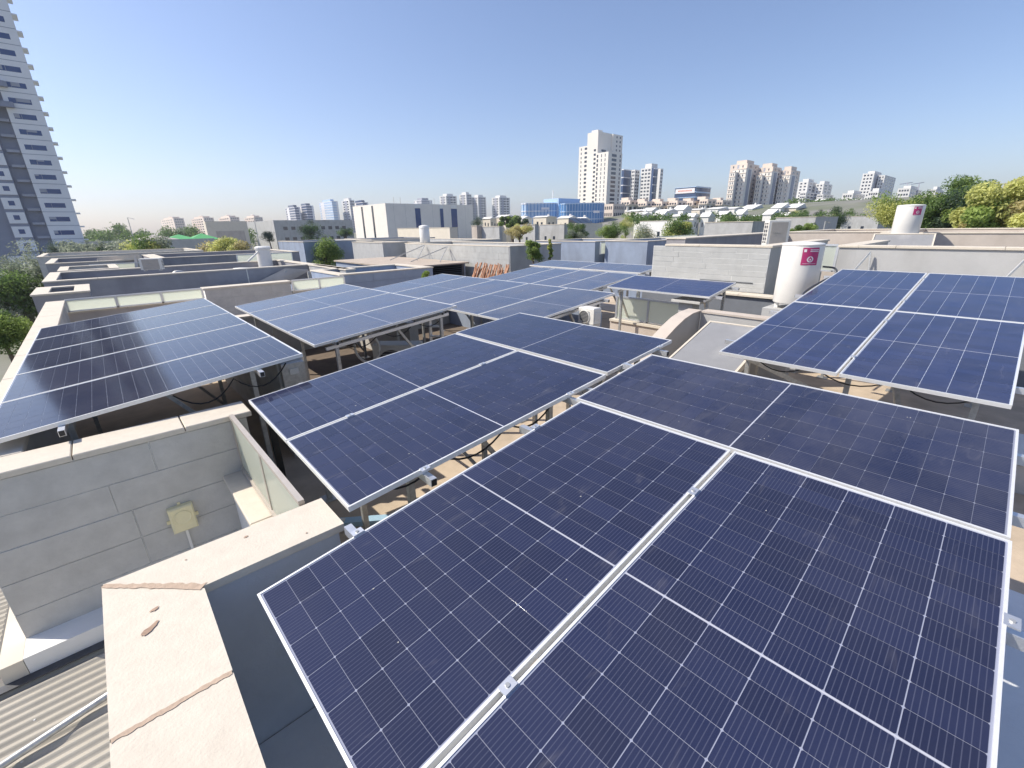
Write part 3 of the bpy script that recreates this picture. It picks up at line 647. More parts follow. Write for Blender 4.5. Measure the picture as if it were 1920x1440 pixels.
# stair well: sloping arm and level arm with coping
sw = thing('stair_parapet', 'beige stair well wall with curved sloping top beside the grey collector', 'wall', (7.4, 3.8, ZF))
prof = [(5.9, -2.45), (6.5, -2.16), (7.0, -1.93), (7.35, -1.77), (7.65, -1.66), (7.95, -1.60), (8.3, -1.585)]
y0, y1 = 3.80, 4.02
vs = [(x, y, z) for x, z in prof for y in (y0, y1)]+[(x, y, ZF) for x, _ in prof for y in (y0, y1)]; n = len(prof); fs = []
for i in range(n-1):
    a = 2*i; g = 2*n
    fs += [(a, a+1, a+3, a+2), (a, a+2, g+a+2, g+a), (a+1, g+a+1, g+a+3, a+3)]
fs += [(0, 2*n, 2*n+1, 1), (2*n-2, 2*n-1, 4*n-1, 4*n-2)]
MB().add(vs, fs).build('sloping_wall', 'render', sw)
for (xa, za), (xb, zb) in zip(prof[:-1], prof[1:]):
    MB().add([(xa, y0-.02, za+.001), (xa, y1+.02, za+.001), (xb, y0-.02, zb+.001), (xb, y1+.02, zb+.001), (xa, y0-.02, za+.03), (xa, y1+.02, za+.03), (xb, y0-.02, zb+.03), (xb, y1+.02, zb+.03)], [(4, 6, 7, 5), (0, 4, 5, 1), (0, 2, 6, 4), (1, 5, 7, 3), (2, 3, 7, 6), (0, 1, 3, 2)]).build('cap_stone', 'render_warm', sw)
MB().box(8.28, 8.5, 2.2, 3.778, ZF, -1.60).build('level_wall', 'render', sw); MB().box(8.26, 8.52, 2.2, 3.776, -1.599, -1.565).build('cap_stone', 'render_warm', sw)
# glass railing on a low wall behind the single panel
gx = 8.95
gl, gr = px(1150, 598, gx), px(1275, 606, gx)
lw = thing('low_wall', 'sunlit beige low wall under the pale green glass railing', 'wall', (gx, (gl[1]+gr[1])/2, ZF))
MB().box(gx, gx+.22, 4.03, 6.3, ZF, gl[2]-.05).build('wall', 'render_warm', lw); MB().box(gx-.04, gx+.26, 4.03, 6.3, gl[2]-.049, gl[2]).build('cap_stone', 'cap', lw)
fence('glass_railing', 'pale green milky glass railing below the single blue panel', (gx+.1, 4.5), (gx+.1, 6.2), gl[2]+.55, gl[2]+.001, 2, 'y', 'milky glass railings')
vp = thing('vent_pillar', 'light masonry vent pillar with flat overhanging slab under the single panel', 'vent', (8.75, 3.7, ZF))
q = px(1283, 572, 8.6)
MB().box(8.62, 8.9, q[1]-.17, q[1]+.13, ZF, q[2]+.06).build('shaft', 'render', vp); MB().cbox(8.50, 9.0, q[1]-.36, q[1]+.24, q[2]+.061, q[2]+.11).build('slab', 'slate', vp)
# things stored under the four-row table: ladder, hose coil, boards, old unit
ld = thing('ladder', 'short aluminium ladder standing under the four-row table', 'ladder', (4.55, 6.6, ZF))
la = pd(814, 605, 8.0); lb = pd(836, 640, 8.0); lx, ly = la[0], la[1]
for s in (-.10, .10): MB().bar((lx+s*.7, ly-s*.7, ZF), (lx+s*.7+.03, ly-s*.7, ZF+1.15), .03, .05).build('stile', 'alu', ld)
for k in range(6): MB().bar((lx-.07, ly+.07, ZF+.12+k*.18), (lx+.07, ly-.07, ZF+.12+k*.18), .03).build('rung', 'alu', ld)
hc = thing('hose_coil', 'coiled pale hose hanging under the four-row table', 'hose', (3.0, 6.6, ZF+.4)); hcx = pd(688, 652, 7.4)
MB().tube([(hcx[0]+.21*math.cos(t)*.7, hcx[1]-.21*math.cos(t)*.7, hcx[2]+.25*math.sin(t)) for t in np.linspace(0, 2*math.pi, 33)], .022, 8, False).build('hose', 'ac_white', hc, smooth=True)
MB().bar((hcx[0], hcx[1], hcx[2]-.27), (hcx[0], hcx[1], ZF), .03).build('hook_post', 'galv', hc)
ac_unit((float(hcx[0])+.75, float(hcx[1])+.35, ZF+.001), .85, .34, .72, 'shaded old air conditioner under the four-row table behind the hose coil', math.radians(-45))
for i, (x, y, a, l) in enumerate(((2.3, 6.6, .3, .9), (2.5, 6.9, .9, .7), (2.2, 6.4, 1.5, .8), (2.75, 6.5, .1, .6), (2.6, 7.4, 2.2, 1.0))):
    o = MB().box(-l/2, l/2, -.05, .05, 0, .03).build('wood_board', 'wood'); o.location = (x, y, ZF+.001+.031*i); o.rotation_euler = (0, 0, a)
    tag(o, f'{["lowest","second","middle","fourth","topmost"][i]} weathered board of the pile under the four-row table', 'board', 'pile of boards')
eb = thing('meter_box', 'grey electrical box on the low wall under the left table corner', 'electrical box', (1.45, 5.5, -1.76))
MB().cbox(1.32, 1.58, 5.44, 5.545, -1.76, -1.46, .01).build('casing', 'galv', eb); MB().box(1.40, 1.50, 5.43, 5.438, -1.60, -1.53).build('door_window', 'ac_white', eb); MB().tube([(1.40, 5.5, -1.765), (1.41, 5.49, -1.95), (1.42, 5.5, ZF+.01)], .012, 6).build('cable', 'black', eb)
dp = thing('black_post', 'black square post between the parapet end and the middle table', 'post', (.86, 4.95, ZF))
q = pz(452, 712, -1.52); MB().bar((.93, 4.62, ZF), (.93, 4.62, -1.56), .055).build('post', 'black', dp)
MB().box(.83, 1.03, 4.52, 4.72, ZF+.001, ZF+.015).build('foot_plate', 'black', dp)
bs_ = thing('spirit_level', 'light blue metal bar lying under the middle table by the fence', 'tool', (1.2, 3.6, ZF))
MB().bar((.95, 3.95, ZF+.04), (1.75, 3.35, ZF+.04), .09, .05).build('bar', mat('light_blue_paint', (.34, .50, .62), .5), bs_); MB().bar((1.05, 3.87, ZF+.07), (1.2, 3.76, ZF+.07), .05, .012).build('label_strip', 'ac_white', bs_)
mx_ = thing('floor_box', 'grey weathered box on the roof floor under the right table', 'box', (7.0, .2, ZF))
MB().cbox(6.5, 7.4, -.9, .0, ZF+.001, ZF+.32, .02).build('body', 'slate', mx_); MB().box(6.46, 7.44, -.94, .04, ZF+.321, ZF+.34).build('lid', 'membrane', mx_)

# ------------------------------------------------------------------ neighbouring villas
def villa(label, boxes, m='render', capw=.36, name='villa', group='villas around', sides='fblr'):
    """boxes: (x0,x1,y0,y1,ztop) each a roof block with a parapet ring and coping stones"""
    b = boxes[0]; t = thing(name, label, 'house', ((b[0]+b[1])/2, (b[2]+b[3])/2, ZG), group)
    for (x0, x1, y0, y1, zt) in boxes:
        zf = zt-1.0; MB().box(x0+.03, x1-.03, y0+.03, y1-.03, ZG-1, zf).build('block', m, t)
        w = capw-.06
        for k_, a in zip('fblr', ((x0+.03, x1-.03, y0+.03, y0+.03+w), (x0+.03, x1-.03, y1-.03-w, y1-.03), (x0+.03, x0+.03+w, y0+.031+w, y1-.031-w), (x1-.03-w, x1-.03, y0+.031+w, y1-.031-w))):
            if k_ in sides: MB().box(*a, zf+.001, zt-.046).build('parapet_wall', m, t)
        jx = list(np.arange(x0+1.5, x1-.8, 1.5)); jy = list(np.arange(y0+capw+1.3, y1-capw-.6, 1.5))
        if 'f' in sides: cap_run(t, x0, x1, y0, y0+capw, zt, jx, 'x')
        if 'b' in sides: cap_run(t, x0, x1, y1-capw, y1, zt, jx, 'x')
        if 'l' in sides: cap_run(t, x0, x0+capw, y0+(capw+.004 if 'f' in sides else 0), y1-capw-.004, zt, jy, 'y')
        if 'r' in sides: cap_run(t, x1-capw, x1, y0+capw+.004, y1-capw-.004, zt, jy, 'y')
    return t
# slate-blue block right behind the railing
vb = villa('slate blue villa block with cream parapet ring behind the four-row table', [(6.55, 10.6, 16.55, 19.6, ZC)], 'blue_wall')
tiles(vb, 'blue_wall', '-y', 16.57, 6.6, 10.55, -3.6, ZC-.05, .30, 1.3, seed=11)
villa('long low villa beyond the left railing with dark rear wall and cream coping', [(-1.5, 8.05, 23.0, 28.5, ZC), (-1.5, -.25, 18.1, 20.6, ZC)], 'dusk_wall')
villa('villa block with corner parapet left of the long dark wall', [(-1.3, .9, 29.3, 33.2, ZC), (7.6, 8.05, 18.5, 22.9, ZC)], 'render')
villa('villa in the left distance with milky railings on its roof', [(-2.0, 3.2, 36.5, 44.0, -1.50), (3.25, 12.0, 37.5, 45.0, -1.52)], 'dusk_wall')
villa('farther left villa under the yellow tree with grey rear wall', [(-3.2, 8.0, 52, 62, -1.6)], 'slate')
vd1 = pz(486, 446, -1.1)
villa('grey villa with two blue side walls beyond the white vent stack', [(15.5, 22.0, 47.0, 55, -1.05), (22.1, 30, 46.0, 53, -1.0)], 'blue_wall')
fence('glass_railing', 'short milky glass railing on the villa left of the yellow tree', (-.2, 36.0), (3.0, 36.0), -1.65, -2.2, 3, 'x', 'milky glass railings')
fence('glass_railing', 'pair of small white glass panes on the roof left of the vent stack', (7.4, 36.2), (11.0, 36.2), -1.5, -2.25, 2, 'x', 'milky glass railings')
# row of pale walls in the middle
vm = villa('pale grey villa with lit wall and dark side in the middle distance', [(17.2, 21.5, 19.0, 30.5, -1.02)], 'render')
tiles(vm, 'slate2', '-x', 17.225, 19.1, 30.4, -3.4, -1.08, .35, 1.6, seed=21)
villa('pale villa block with recess left of the middle pale villa', [(16.8, 19.0, 33.2, 38.8, -1.0), (19.05, 27, 31, 43, -1.02)], 'render')
villa('slate blue villa with railing to the right of the vines', [(24.3, 29.5, 18.6, 24.0, -1.0)], 'blue_wall')
villa('slate blue column block right of the small railing', [(24.5, 31.0, 14.9, 18.0, -.95)], 'blue_wall')
fence('glass_railing', 'milky glass railing in two panes between the two slate blue blocks', (24.2, 18.1), (26.4, 18.1), -1.05, -1.8, 2, 'x', 'milky glass railings')
fence('glass_railing', 'milky glass railing in three panes left of the olive tree', (33.5, 19.5), (40.0, 19.5), -.95, -1.8, 3, 'x', 'milky glass railings')
villa('low grey villa carrying the three-pane railing left of the olive tree', [(33.0, 41.0, 19.8, 27, -1.85)], 'render')
# tan terrace deck with a louvred screen
td = thing('terrace_deck', 'tan flat terrace roof with a dark louvred screen in front', 'roof', (15, 26, ZF))
MB().box(12.4, 17.0, 22.5, 32, -2.08, -2.0).build('deck', 'tan_roof', td); MB().box(12.5, 16.9, 26, 31.9, ZG, -2.081).build('wall', 'blue_wall', td)
MB().box(16.6, 16.75, 22.6, 25.99, ZG, -2.081).build('back_wall', 'blue_wall', td)
for k in range(9): MB().box(16.45, 16.55, 22.6, 25.9, -2.2-k*.13, -2.13-k*.13).build('louvre', 'dark', td)
for yy in (22.55, 25.9): MB().box(16.42, 16.58, yy-.05, yy+.05, -4.5, -2.082).build('post', 'dark', td)
for yv, zv in ((27.6, -.9), (24.9, -.95)):
    t = thing('roof_brace', f'thin galvanised tripod brace on the tan terrace, {"left" if yv>26 else "right"} one', 'brace', (17.1, yv, -2.0), 'tripod braces')
    MB().bar((17.1, yv, zv-.2), (14.8, yv+.8, -1.99), .05).build('strut', 'galv', t); MB().bar((17.1, yv, zv-.2), (15.8, yv-1.0, -1.99), .04).build('strut', 'galv', t)
def wall_brace(x, y, zt, zb, label, dy=.45):
    t = thing('roof_brace', label, 'brace', (x, y, zb), 'tripod braces')
    MB().bar((x, y, zt), (x-.30, y+dy, zb), .03).build('strut', 'alu', t); MB().bar((x, y, zt), (x-.10, y-.12, zb), .026).build('strut', 'galv', t)
# canes leaning on the pale wall
cn = thing('bamboo_canes', 'bundle of red brown canes leaning on the pale middle wall', 'canes', (16.6, 21, -3.2)); rr = random.Random(5)
cl, cr = px(888, 515, 16.7), px(950, 512, 16.7)
for k in range(46):
    y = cl[1]+(cr[1]-cl[1])*rr.random(); z = -2.2+rr.uniform(-.15, .25); MB().bar((16.5-rr.random()*.3, y+rr.uniform(-.3, .3), -3.4), (16.9, y, z), .05).build('cane', 'reed', cn)
# right neighbours: one step higher
ve = villa('right neighbour villa with large pale slab wall behind the single panel', [(11.09, 15.5, 3.66, 6.6, -.5)], 'slate2', sides='fl')
MB().box(11.1055, 11.119, 3.695, 6.565, ZC+.005, -.548).build('mortar_bed', 'joint', ve)
tiles(ve, 'slate2', '-x', 11.115, 3.70, 6.56, ZC+.01, -.55, .129, .85, gap=.006, d=.012, seed=31)
MB().box(11.085, 11.10, 3.95, 5.2, -1.34, -1.325).build('cable', 'dark', ve)  # thin dark strip imitating the shadow of a panel rail on the wall
vr = villa('right neighbour villa with smooth pale parapet behind the right table', [(11.86, 15.2, -9, 2.63, -.5)], 'render', sides='lb')
wall_brace(11.8, pz(1634, 466, -.56)[1]*11.8/pz(1634, 466, -.56)[0], -.62, -1.55, 'left bracing bracket on the smooth pale parapet')
wall_brace(11.8, -.15, -.62, -1.55, 'right bracing bracket on the smooth pale parapet at the picture edge')
fence('glass_railing', 'small pale glass pane between the water tank and the smooth parapet', (12.3, 2.72), (12.3, 3.6), -.5, -1.1, 1, 'y', 'milky glass railings')
villa('dark walled villa strip behind the slab wall with the air conditioner', [(16.0, 26.5, 8.2, 9.0, -.5)], 'dusk_wall')
villa('beige roofed villa behind the right neighbours with long cream coping', [(24.2, 34, -6, 4.0, -.5), (26.6, 34, 4.05, 8.15, -.5)], 'render_warm')
acp = pd(1452, 455, 13.8)
ac_unit((float(acp[0]), float(acp[1]), float(acp[2])-.12), .62, .34, .78, 'beige air conditioner above the pale slab wall near the water tank', math.radians(-48), False)
MB().box(float(acp[0])-.5, float(acp[0])+.5, float(acp[1])-.5, float(acp[1])+.5, ZG, float(acp[2])-.122).build('roof_block', 'render', tag(thing('roof_block', 'plain roof block carrying the beige air conditioner', 'roof', (float(acp[0]), float(acp[1]), ZG)), 'plain roof block carrying the beige air conditioner', 'roof'))
t2 = pd(1695, 440, 17.0)
water_tank(tuple(t2), .42, 1.05, 'second white water tank before the big trees on the right', math.atan2(-t2[1], -t2[0])+.55, legs=False)
MB().box(t2[0]-.6, t2[0]+.6, t2[1]-.6, t2[1]+.6, ZG, t2[2]-.001).build('plinth', 'render', thing('tank_plinth', 'pale plinth under the second water tank on the right', 'plinth', (t2[0], t2[1], ZG)))
k2 = thing('flat_collector', 'grey flat collector in a cream frame below the second water tank', 'solar collector', tuple(pd(1690, 455, 14.5)), None, (0, -.5, .1))
MB().box(-.5, .5, -.75, .75, -.05, 0).build('glass_cover', 'collector', k2)
for x0, x1, y0, y1 in ((-.54, .54, -.79, -.751), (-.54, .54, .751, .79), (-.54, -.501, -.75, .75), (.501, .54, -.75, .75)): MB().box(x0, x1, y0, y1, -.06, .02).build('frame', 'cap', k2)
MB().box(-.02, .02, -.6, -.55, -2.2, -.06).build('leg', 'galv', k2); MB().box(-.02, .02, .55, .6, -2.2, -.06).build('leg', 'galv', k2)
# left roofs: air conditioners, white stack, sloped stair cover, bent vent pipe
q = pz(462, 534, -2.3); ac_unit((q[0], q[1], -2.3), .75, .36, .75, 'beige air conditioner with open grille behind the brown clad wall', math.radians(-60), False)
MB().box(q[0]-1.5, 6.4, 17.6, 22.6, ZG, -2.302).build('roof_floor', 'blue_wall', tag(thing('flat_roof', 'dark flat roof strip behind the brown clad wall', 'roof', (q[0], 20, ZG)), 'dark flat roof strip behind the brown clad wall', 'roof'))
q = pz(288, 508, -1.56); ac_unit((q[0], q[1]-.05, -1.545), .78, .30, .52, 'beige air conditioner on the long coping in the left distance', math.radians(-20), False)
q = pz(505, 491, -1.56); vs_ = thing('vent_stack', 'plain white round vent stack on the long coping', 'vent', (q[0], q[1]+.8, ZC-.5))
MB().lathe([(.36, -.5), (.36, .62), (.40, .63), (.40, .72), (.3, .78)], (q[0], q[1]+.8, ZC), 24).build('stack', 'white_metal', vs_, smooth=False)
MB().bar((q[0]-.9, q[1]+.5, ZC+.05), (q[0]-.3, q[1]+.6, ZC+.5), .07).build('stay', 'white_metal', vs_)
q = pz(333, 540, -2.3); bp_ = thing('vent_pipe', 'bent grey vent pipe behind the long milky railing', 'pipe', (q[0], q[1], -2.3))
MB().tube(spline([(q[0], q[1], -2.5), (q[0], q[1], -1.9), (q[0]+.05, q[1], -1.68), (q[0]+.25, q[1]-.02, -1.66), (q[0]+.45, q[1]-.04, -1.8)]), .1, 10).build('pipe', 'galv', bp_, smooth=True)
MB().box(q[0]-.25, q[0]+.25, q[1]-.25, q[1]+.25, -2.6, -2.4).build('base', 'render', bp_)
st = thing('stair_cover', 'sloped beige stair cover roof behind the brown clad wall', 'roof', (5.5, 19, -2.4))
a, b, c, d = pz(480, 530, -2.2), pz(535, 503, -1.65), pz(578, 505, -1.75), pz(540, 526, -2.2)
for off, nm_ in ((0, 'roof_sheet'),):
    vs = [tuple(a), tuple(b), tuple(c), tuple(d)]+[(p[0], p[1], p[2]-.08) for p in (a, b, c, d)]
    MB().add(vs, [(0, 1, 2, 3), (7, 6, 5, 4), (0, 4, 5, 1), (1, 5, 6, 2), (2, 6, 7, 3), (3, 7, 4, 0)]).build(nm_, 'render_warm', st)
MB().bar((b[0], b[1], b[2]-.09), (b[0], b[1], -2.3), .12).build('post', 'render', st); MB().bar((c[0], c[1], c[2]-.09), (c[0], c[1], -2.3), .12).build('post', 'render', st)
pg = thing('pergola_frame', 'pale rectangular pergola frame on the left villa roofs', 'frame', tuple(pd(190, 520, 27)))
for a, b in (((185, 486), (263, 478)), ((185, 486), (199, 520)), ((255, 480), (258, 508)), ((187, 491), (265, 483))): MB().bar(pd(*a, 27), pd(*b, 27), .16, .16).build('beam', 'rail_tan', pg)
# part of a parked delivery buggy seen between the walls
cr_ = pd(1212, 492, 40.0); ct = thing('parked_van', 'small white van with orange lamps glimpsed left of the pale slab wall', 'van', (cr_[0], cr_[1], cr_[2]-1.0))
cx, cy, cz = cr_[0], cr_[1], cr_[2]-.6
MB().prism([(-.9+cx, -1.9+cy), (.9+cx, -1.9+cy), (.9+cx, 1.3+cy), (-.9+cx, 1.3+cy)], cz+.25, cz+1.0).build('body', 'car_paint', ct)
MB().add([(cx+sx*w, cy+yy, cz+zz) for yy, zz, w in ((-1.85, 1.001, .88), (1.0, 1.001, .88), (.6, 1.75, .75), (-1.8, 1.75, .75)) for sx in (-1, 1)], [(0, 2, 4, 6), (1, 7, 5, 3), (0, 1, 3, 2), (2, 3, 5, 4), (4, 5, 7, 6), (6, 7, 1, 0)]).build('cabin', 'win', ct)
for yy in (-1.2, .7):
    for sx in (-1, 1):
        q = MB().lathe([(.32, -.1), (.34, -.06), (.34, .06), (.32, .1)], (0, 0, 0), 20); q.v = [(z+cx+sx*.85, x+cy+yy, y+cz+.3) for x, y, z in q.v]; w_ = q.build('wheel', 'black', ct)
        q = MB().lathe([(.18, -.11), (.18, .11)], (0, 0, 0), 14); q.v = [(z+cx+sx*.85, x+cy+yy, y+cz+.3) for x, y, z in q.v]; q.build('rim', 'alu', w_)
MB().box(cx-.93, cx-.9, cy-1.6, cy-1.3, cz+.55, cz+.8).build('lamp', 'orange', ct)
MB().box(cx-1.5, cx+1.5, cy-2.5, cy+2.5, ZG, cz-.045).build('ramp', 'render', tag(thing('parking_deck', 'raised parking deck under the small white van', 'deck', (cx, cy, ZG)), 'raised parking deck under the small white van', 'deck'))
# ------------------------------------------------------------------ far buildings
def reach(Pc, e, xcol):
    n_ = FPX*RT-(xcol-960)*FW; return -(Pc@n_)/(np.asarray(e, float)@n_)
class GB:
    """an axis-aligned building block known by the columns of its left, near and right edges, its top and its depth"""
    def __init__(s, xl, xc, xr, yt, D, zb=None):
        Pc = pd(xc, yt, D); s.x0, s.y0, s.z1 = Pc; s.dy = max(.5, reach(Pc, (0, 1, 0), xl)); s.dx = max(.5, reach(Pc, (1, 0, 0), xr))
        s.x1, s.y1 = s.x0+s.dx, s.y0+s.dy
        s.z0 = float(min(ground_z(s.x0, s.y0), ground_z(s.x1, s.y1)))-1 if zb is None else zb
    def mb(s, q=None, inset=0.): return (q or MB()).box(s.x0+inset, s.x1-inset, s.y0+inset, s.y1-inset, s.z0, s.z1)
    def base(s): return ((s.x0+s.x1)/2, (s.y0+s.y1)/2, s.z0)
    def face_boxes(s, q, face, us, ws, zs, hs, d=.12, proud=.02):
        """small boxes on a face; us/ws as fractions along it (left to right as seen), zs heights down from the top in metres"""
        for u, w in zip(us, ws):
            for z, h in zip(zs, hs):
                a, b = u-w/2, u+w/2
                if face == 'l': ya, yb = s.y1-(s.dy)*b, s.y1-(s.dy)*a; q.box(s.x0-proud, s.x0+d, ya, yb, s.z1-z-h, s.z1-z)
                else: xa, xb = s.x0+s.dx*a, s.x0+s.dx*b; q.box(xa, xb, s.y0-proud, s.y0+d, s.z1-z-h, s.z1-z)
        return q
def tower(name, label, cat, blocks, group=None):
    """blocks: dicts with geometry g (GB), material m, window columns on the left and right faces, floor height"""
    t = thing(name, label, cat, blocks[0]['g'].base(), group)
    for b in blocks:
        g = b['g']; g.mb().build(b.get('part', 'wall'), b['m'], t)
        fh = b.get('fh', 3.1); n_ = int(b.get('h', g.z1-max(g.z0, -8))/fh); top = b.get('top', 1.2); wh = b.get('wh', 1.5)
        zs = [top+k*fh for k in range(n_)]; hs = [wh]*n_
        for face in 'lr':
            cs = b.get(face)
            if cs: g.face_boxes(MB(), face, [c[0] for c in cs], [c[1] for c in cs], zs, hs).build('windows', b.get('w', 'win'), t, 'stuff')
        for face, us, m_ in b.get('strips', ()):
            g.face_boxes(MB(), face, [u[0] for u in us], [u[1] for u in us], [.6], [g.z1-g.z0-1], .1, .04).build('wall_strip', m_, t, 'stuff')
        for face, m_, hh in b.get('bands', ()):
            g.face_boxes(MB(), face, [.5], [1.0], [k*fh for k in range(n_)], [hh]*n_, .1, b.get('bproud', .35)).build('floor_bands', m_, t, 'stuff')
        if b.get('roof'): MB().box(g.x0+g.dx*.2, g.x1-g.dx*.2, g.y0+g.dy*.2, g.y1-g.dy*.2, g.z1+.01, g.z1+b['roof']).build('roof_house', b['m'], t)
    return t
cols = lambda n_, w, a=.08, b=.92: [(a+(b-a)*(i+.5)/n_, w) for i in range(n_)]
# the tall apartment tower at the left edge: every window of its near wall stands by itself
YT = 160.0; s_ = YT/140.0; FH = 2.73*s_
lt = thing('apartment_tower', 'tall white and blue apartment tower leaning up the left edge', 'tower', (-6, YT+8, ZG))
MB().box(-6.05, -.2, YT, YT+15, ZG-1, 112).build('wall', 'tw_white', lt)
MB().box(-9.0, -6.06, YT+1.6, YT+14, ZG-1, 108).build('recess_wall', 'tw_grey', lt)
MB().box(-12.2, -9.01, YT+.4, YT+15, ZG-1, 40).build('bay_wall', 'tw_grey', lt)
MB().box(-24, -12.21, YT+1.2, YT+15, ZG-1, 110).build('recess_wall', 'tw_grey', lt)
MB().box(-12.2, -9.01, YT+.4, YT+15, 40.01, 110).build('bay_wall', 'tw_white', lt)
wm = MB().box(0, 3.6, -.02, .12, 0, 1.05); wme = bpy.data.meshes.new('window'); wme.from_pydata(wm.v, [], wm.f); wme.materials.append(M['win_blue'])
fm = MB().box(1.15, 1.25, -.06, -.021, 0, 1.05); fme = bpy.data.meshes.new('mullion'); fme.from_pydata(fm.v, [], fm.f); fme.materials.append(M['tw_grey'])
pm = MB().box(0, 3.0, -.25, -.005, 0, 2.45); pme = bpy.data.meshes.new('bay_panel'); pme.from_pydata(pm.v, [], pm.f); pme.materials.append(M['tw_white'])
sm = MB().box(0, 1.0, -.03, .05, 0, 1.0); sme = bpy.data.meshes.new('window'); sme.from_pydata(sm.v, [], sm.f); sme.materials.append(M['win_blue'])
bm_ = MB().box(0, .85, -.3, 3.5, 0, .30); bme = bpy.data.meshes.new('balcony_slab'); bme.from_pydata(bm_.v, [], bm_.f); bme.materials.append(M['tw_white'])
dm = MB().prism([(0, 0), (1.7, 0), (2.1, -.25), (2.3, -.7), (2.1, -1.1), (0, -1.1)], 0, .55); dme = bpy.data.meshes.new('balcony'); dme.from_pydata(dm.v, [], [tuple(reversed(f)) for f in dm.f]); dme.materials.append(M['tw_slab'])
lme = bpy.data.meshes.new('sill_line'); q = MB().box(0, 5.85, -.04, 0, 0, .12); lme.from_pydata(q.v, [], q.f); lme.materials.append(M['tw_slab'])
for k in range(-2, 33):
    zc = .48+k*FH; L0 = np.array(lt.location[:])
    for me, p in ((wme, (-5.2, YT, zc-.5)), (bme, (-.2, YT+.5, zc+1.25)), (dme, (-8.4, YT+1.55, zc-1.2)), (lme, (-6.05, YT, zc-1.5))):
        o = link(me.name, me, lt); o.location = tuple(np.array(p)-L0)
        if me is wme:
            f = link('mullion', fme, o); rb = random.Random(k+40)
            if rb.random() < .55:
                w0 = rb.choice((0, 1.25)); w1 = w0+rb.uniform(.6, 1.15) if w0 == 0 else w0+rb.uniform(.8, 2.3); MB().box(w0, w1, -.05, -.022, 1.05-rb.uniform(.3, 1.0), 1.05)
                bl = bpy.data.meshes.new('blind'); bq = MB().box(w0+.02, w1, -.05, -.022, 1.05-rb.uniform(.3, 1.0), 1.05); bl.from_pydata(bq.v, [], bq.f); bl.materials.append(M['tw_slab']); link('blind', bl, o)
    if k < 14:
        o = link('bay_panel', pme, lt); o.location = tuple(np.array((-12.1, YT+.4, zc-.9))-L0); w = link('window', sme, o); w.location = (1.0, -.26, .8)
    else:
        o = link('window', wme, lt); o.location = tuple(np.array((-12.6, YT+.38, zc-.5))-L0)
for zz in (27.0, 31.0):
    MB().prism([(-24, YT-1.2), (-5.2, YT-1.2), (-4.6, YT-.7), (-4.6, YT-.07), (-24, YT-.07)], zz, zz+1.1).build('long_balcony', 'tw_grey', lt)
MB().box(-14, -5, YT-6, YT-.05, ZG-1, -4.5).build('podium', 'tw_white', lt)
# domed beige blocks and the tree belt in the left distance
for i, (a, b_, yt) in enumerate(((301, 344, 404), (358, 400, 403), (409, 448, 402), (458, 492, 402))):
    D = 620; g = GB(a, (a*.45+b_*.55), b_, yt+5, D); tag_ = ['leftmost', 'second', 'third', 'rightmost'][i]
    t = tower('apartment_block', f'{tag_} of four hazy beige apartment blocks above the tree belt', 'building', [dict(g=g, m='tw_pink', l=cols(5, .1), r=cols(4, .1), fh=3.3, wh=1.4)], 'hazy beige blocks')
    MB().box(g.x0+g.dx*.15, g.x1-g.dx*.15, g.y0+g.dy*.15, g.y1-g.dy*.15, g.z1+.01, g.z1+2.2).build('set_back_storey', 'tw_pink', t)
    MB().lathe([(g.dx*.28, 0), (g.dx*.24, 1.1), (g.dx*.1, 1.9)], (*g.base()[:2], g.z1+2.21), 16).build('dome', 'tw_pink', t)
# hazy towers of the middle distance
far = [(535, 552, 562, 385, 'left part of the blue and white twin tower left of the white hall', 'glass_navy'), (559, 574, 587, 382, 'right part of the blue and white twin tower left of the white hall', 'glass_navy'), (598, 622, 633, 374, 'single rounded blue tower left of the white hall', 'glass_pale'),
       (640, 655, 664, 372, 'white tower partly behind the white hall on its left', 'tw_pale'), (660, 680, 690, 376, 'lower tower just behind the left end of the white hall', 'glass_navy'), (776, 790, 810, 372, 'small tower top peeking over the white hall', 'tw_slab'),
       (824, 836, 856, 364, 'first of four slim white towers over the right of the hall', 'tw_pale'), (861, 874, 884, 361, 'second of four slim white towers over the right of the hall', 'tw_pale'), (884, 896, 911, 366, 'third of four slim white towers over the right of the hall', 'tw_pale'), (922, 936, 956, 367, 'slim white tower standing alone right of the hall', 'tw_pale')]
for a, c, b_, yt, lab, m_ in far:
    D = 640; g = GB(a, c, b_, yt+3, D); pale = m_ == 'tw_pale'
    tower('high_rise', lab, 'tower', [dict(g=g, m='tw_pale' if pale else m_, l=cols(2, .22) if pale else None, r=cols(3, .2) if pale else None, w='win' if pale else 'tw_white', fh=3.4, wh=1.7, strips=(('l', [(.5, .28)], 'tw_slab'), ('r', [(.3, .2)], 'tw_slab')) if pale else (('l', [(.25, .25)], 'tw_white'), ('r', [(.85, .2)], 'tw_white')), bands=(('l', 'tw_white', .7), ('r', 'tw_white', .7)) if not pale else (), bproud=.2, roof=3.0)], 'hazy towers on the skyline')
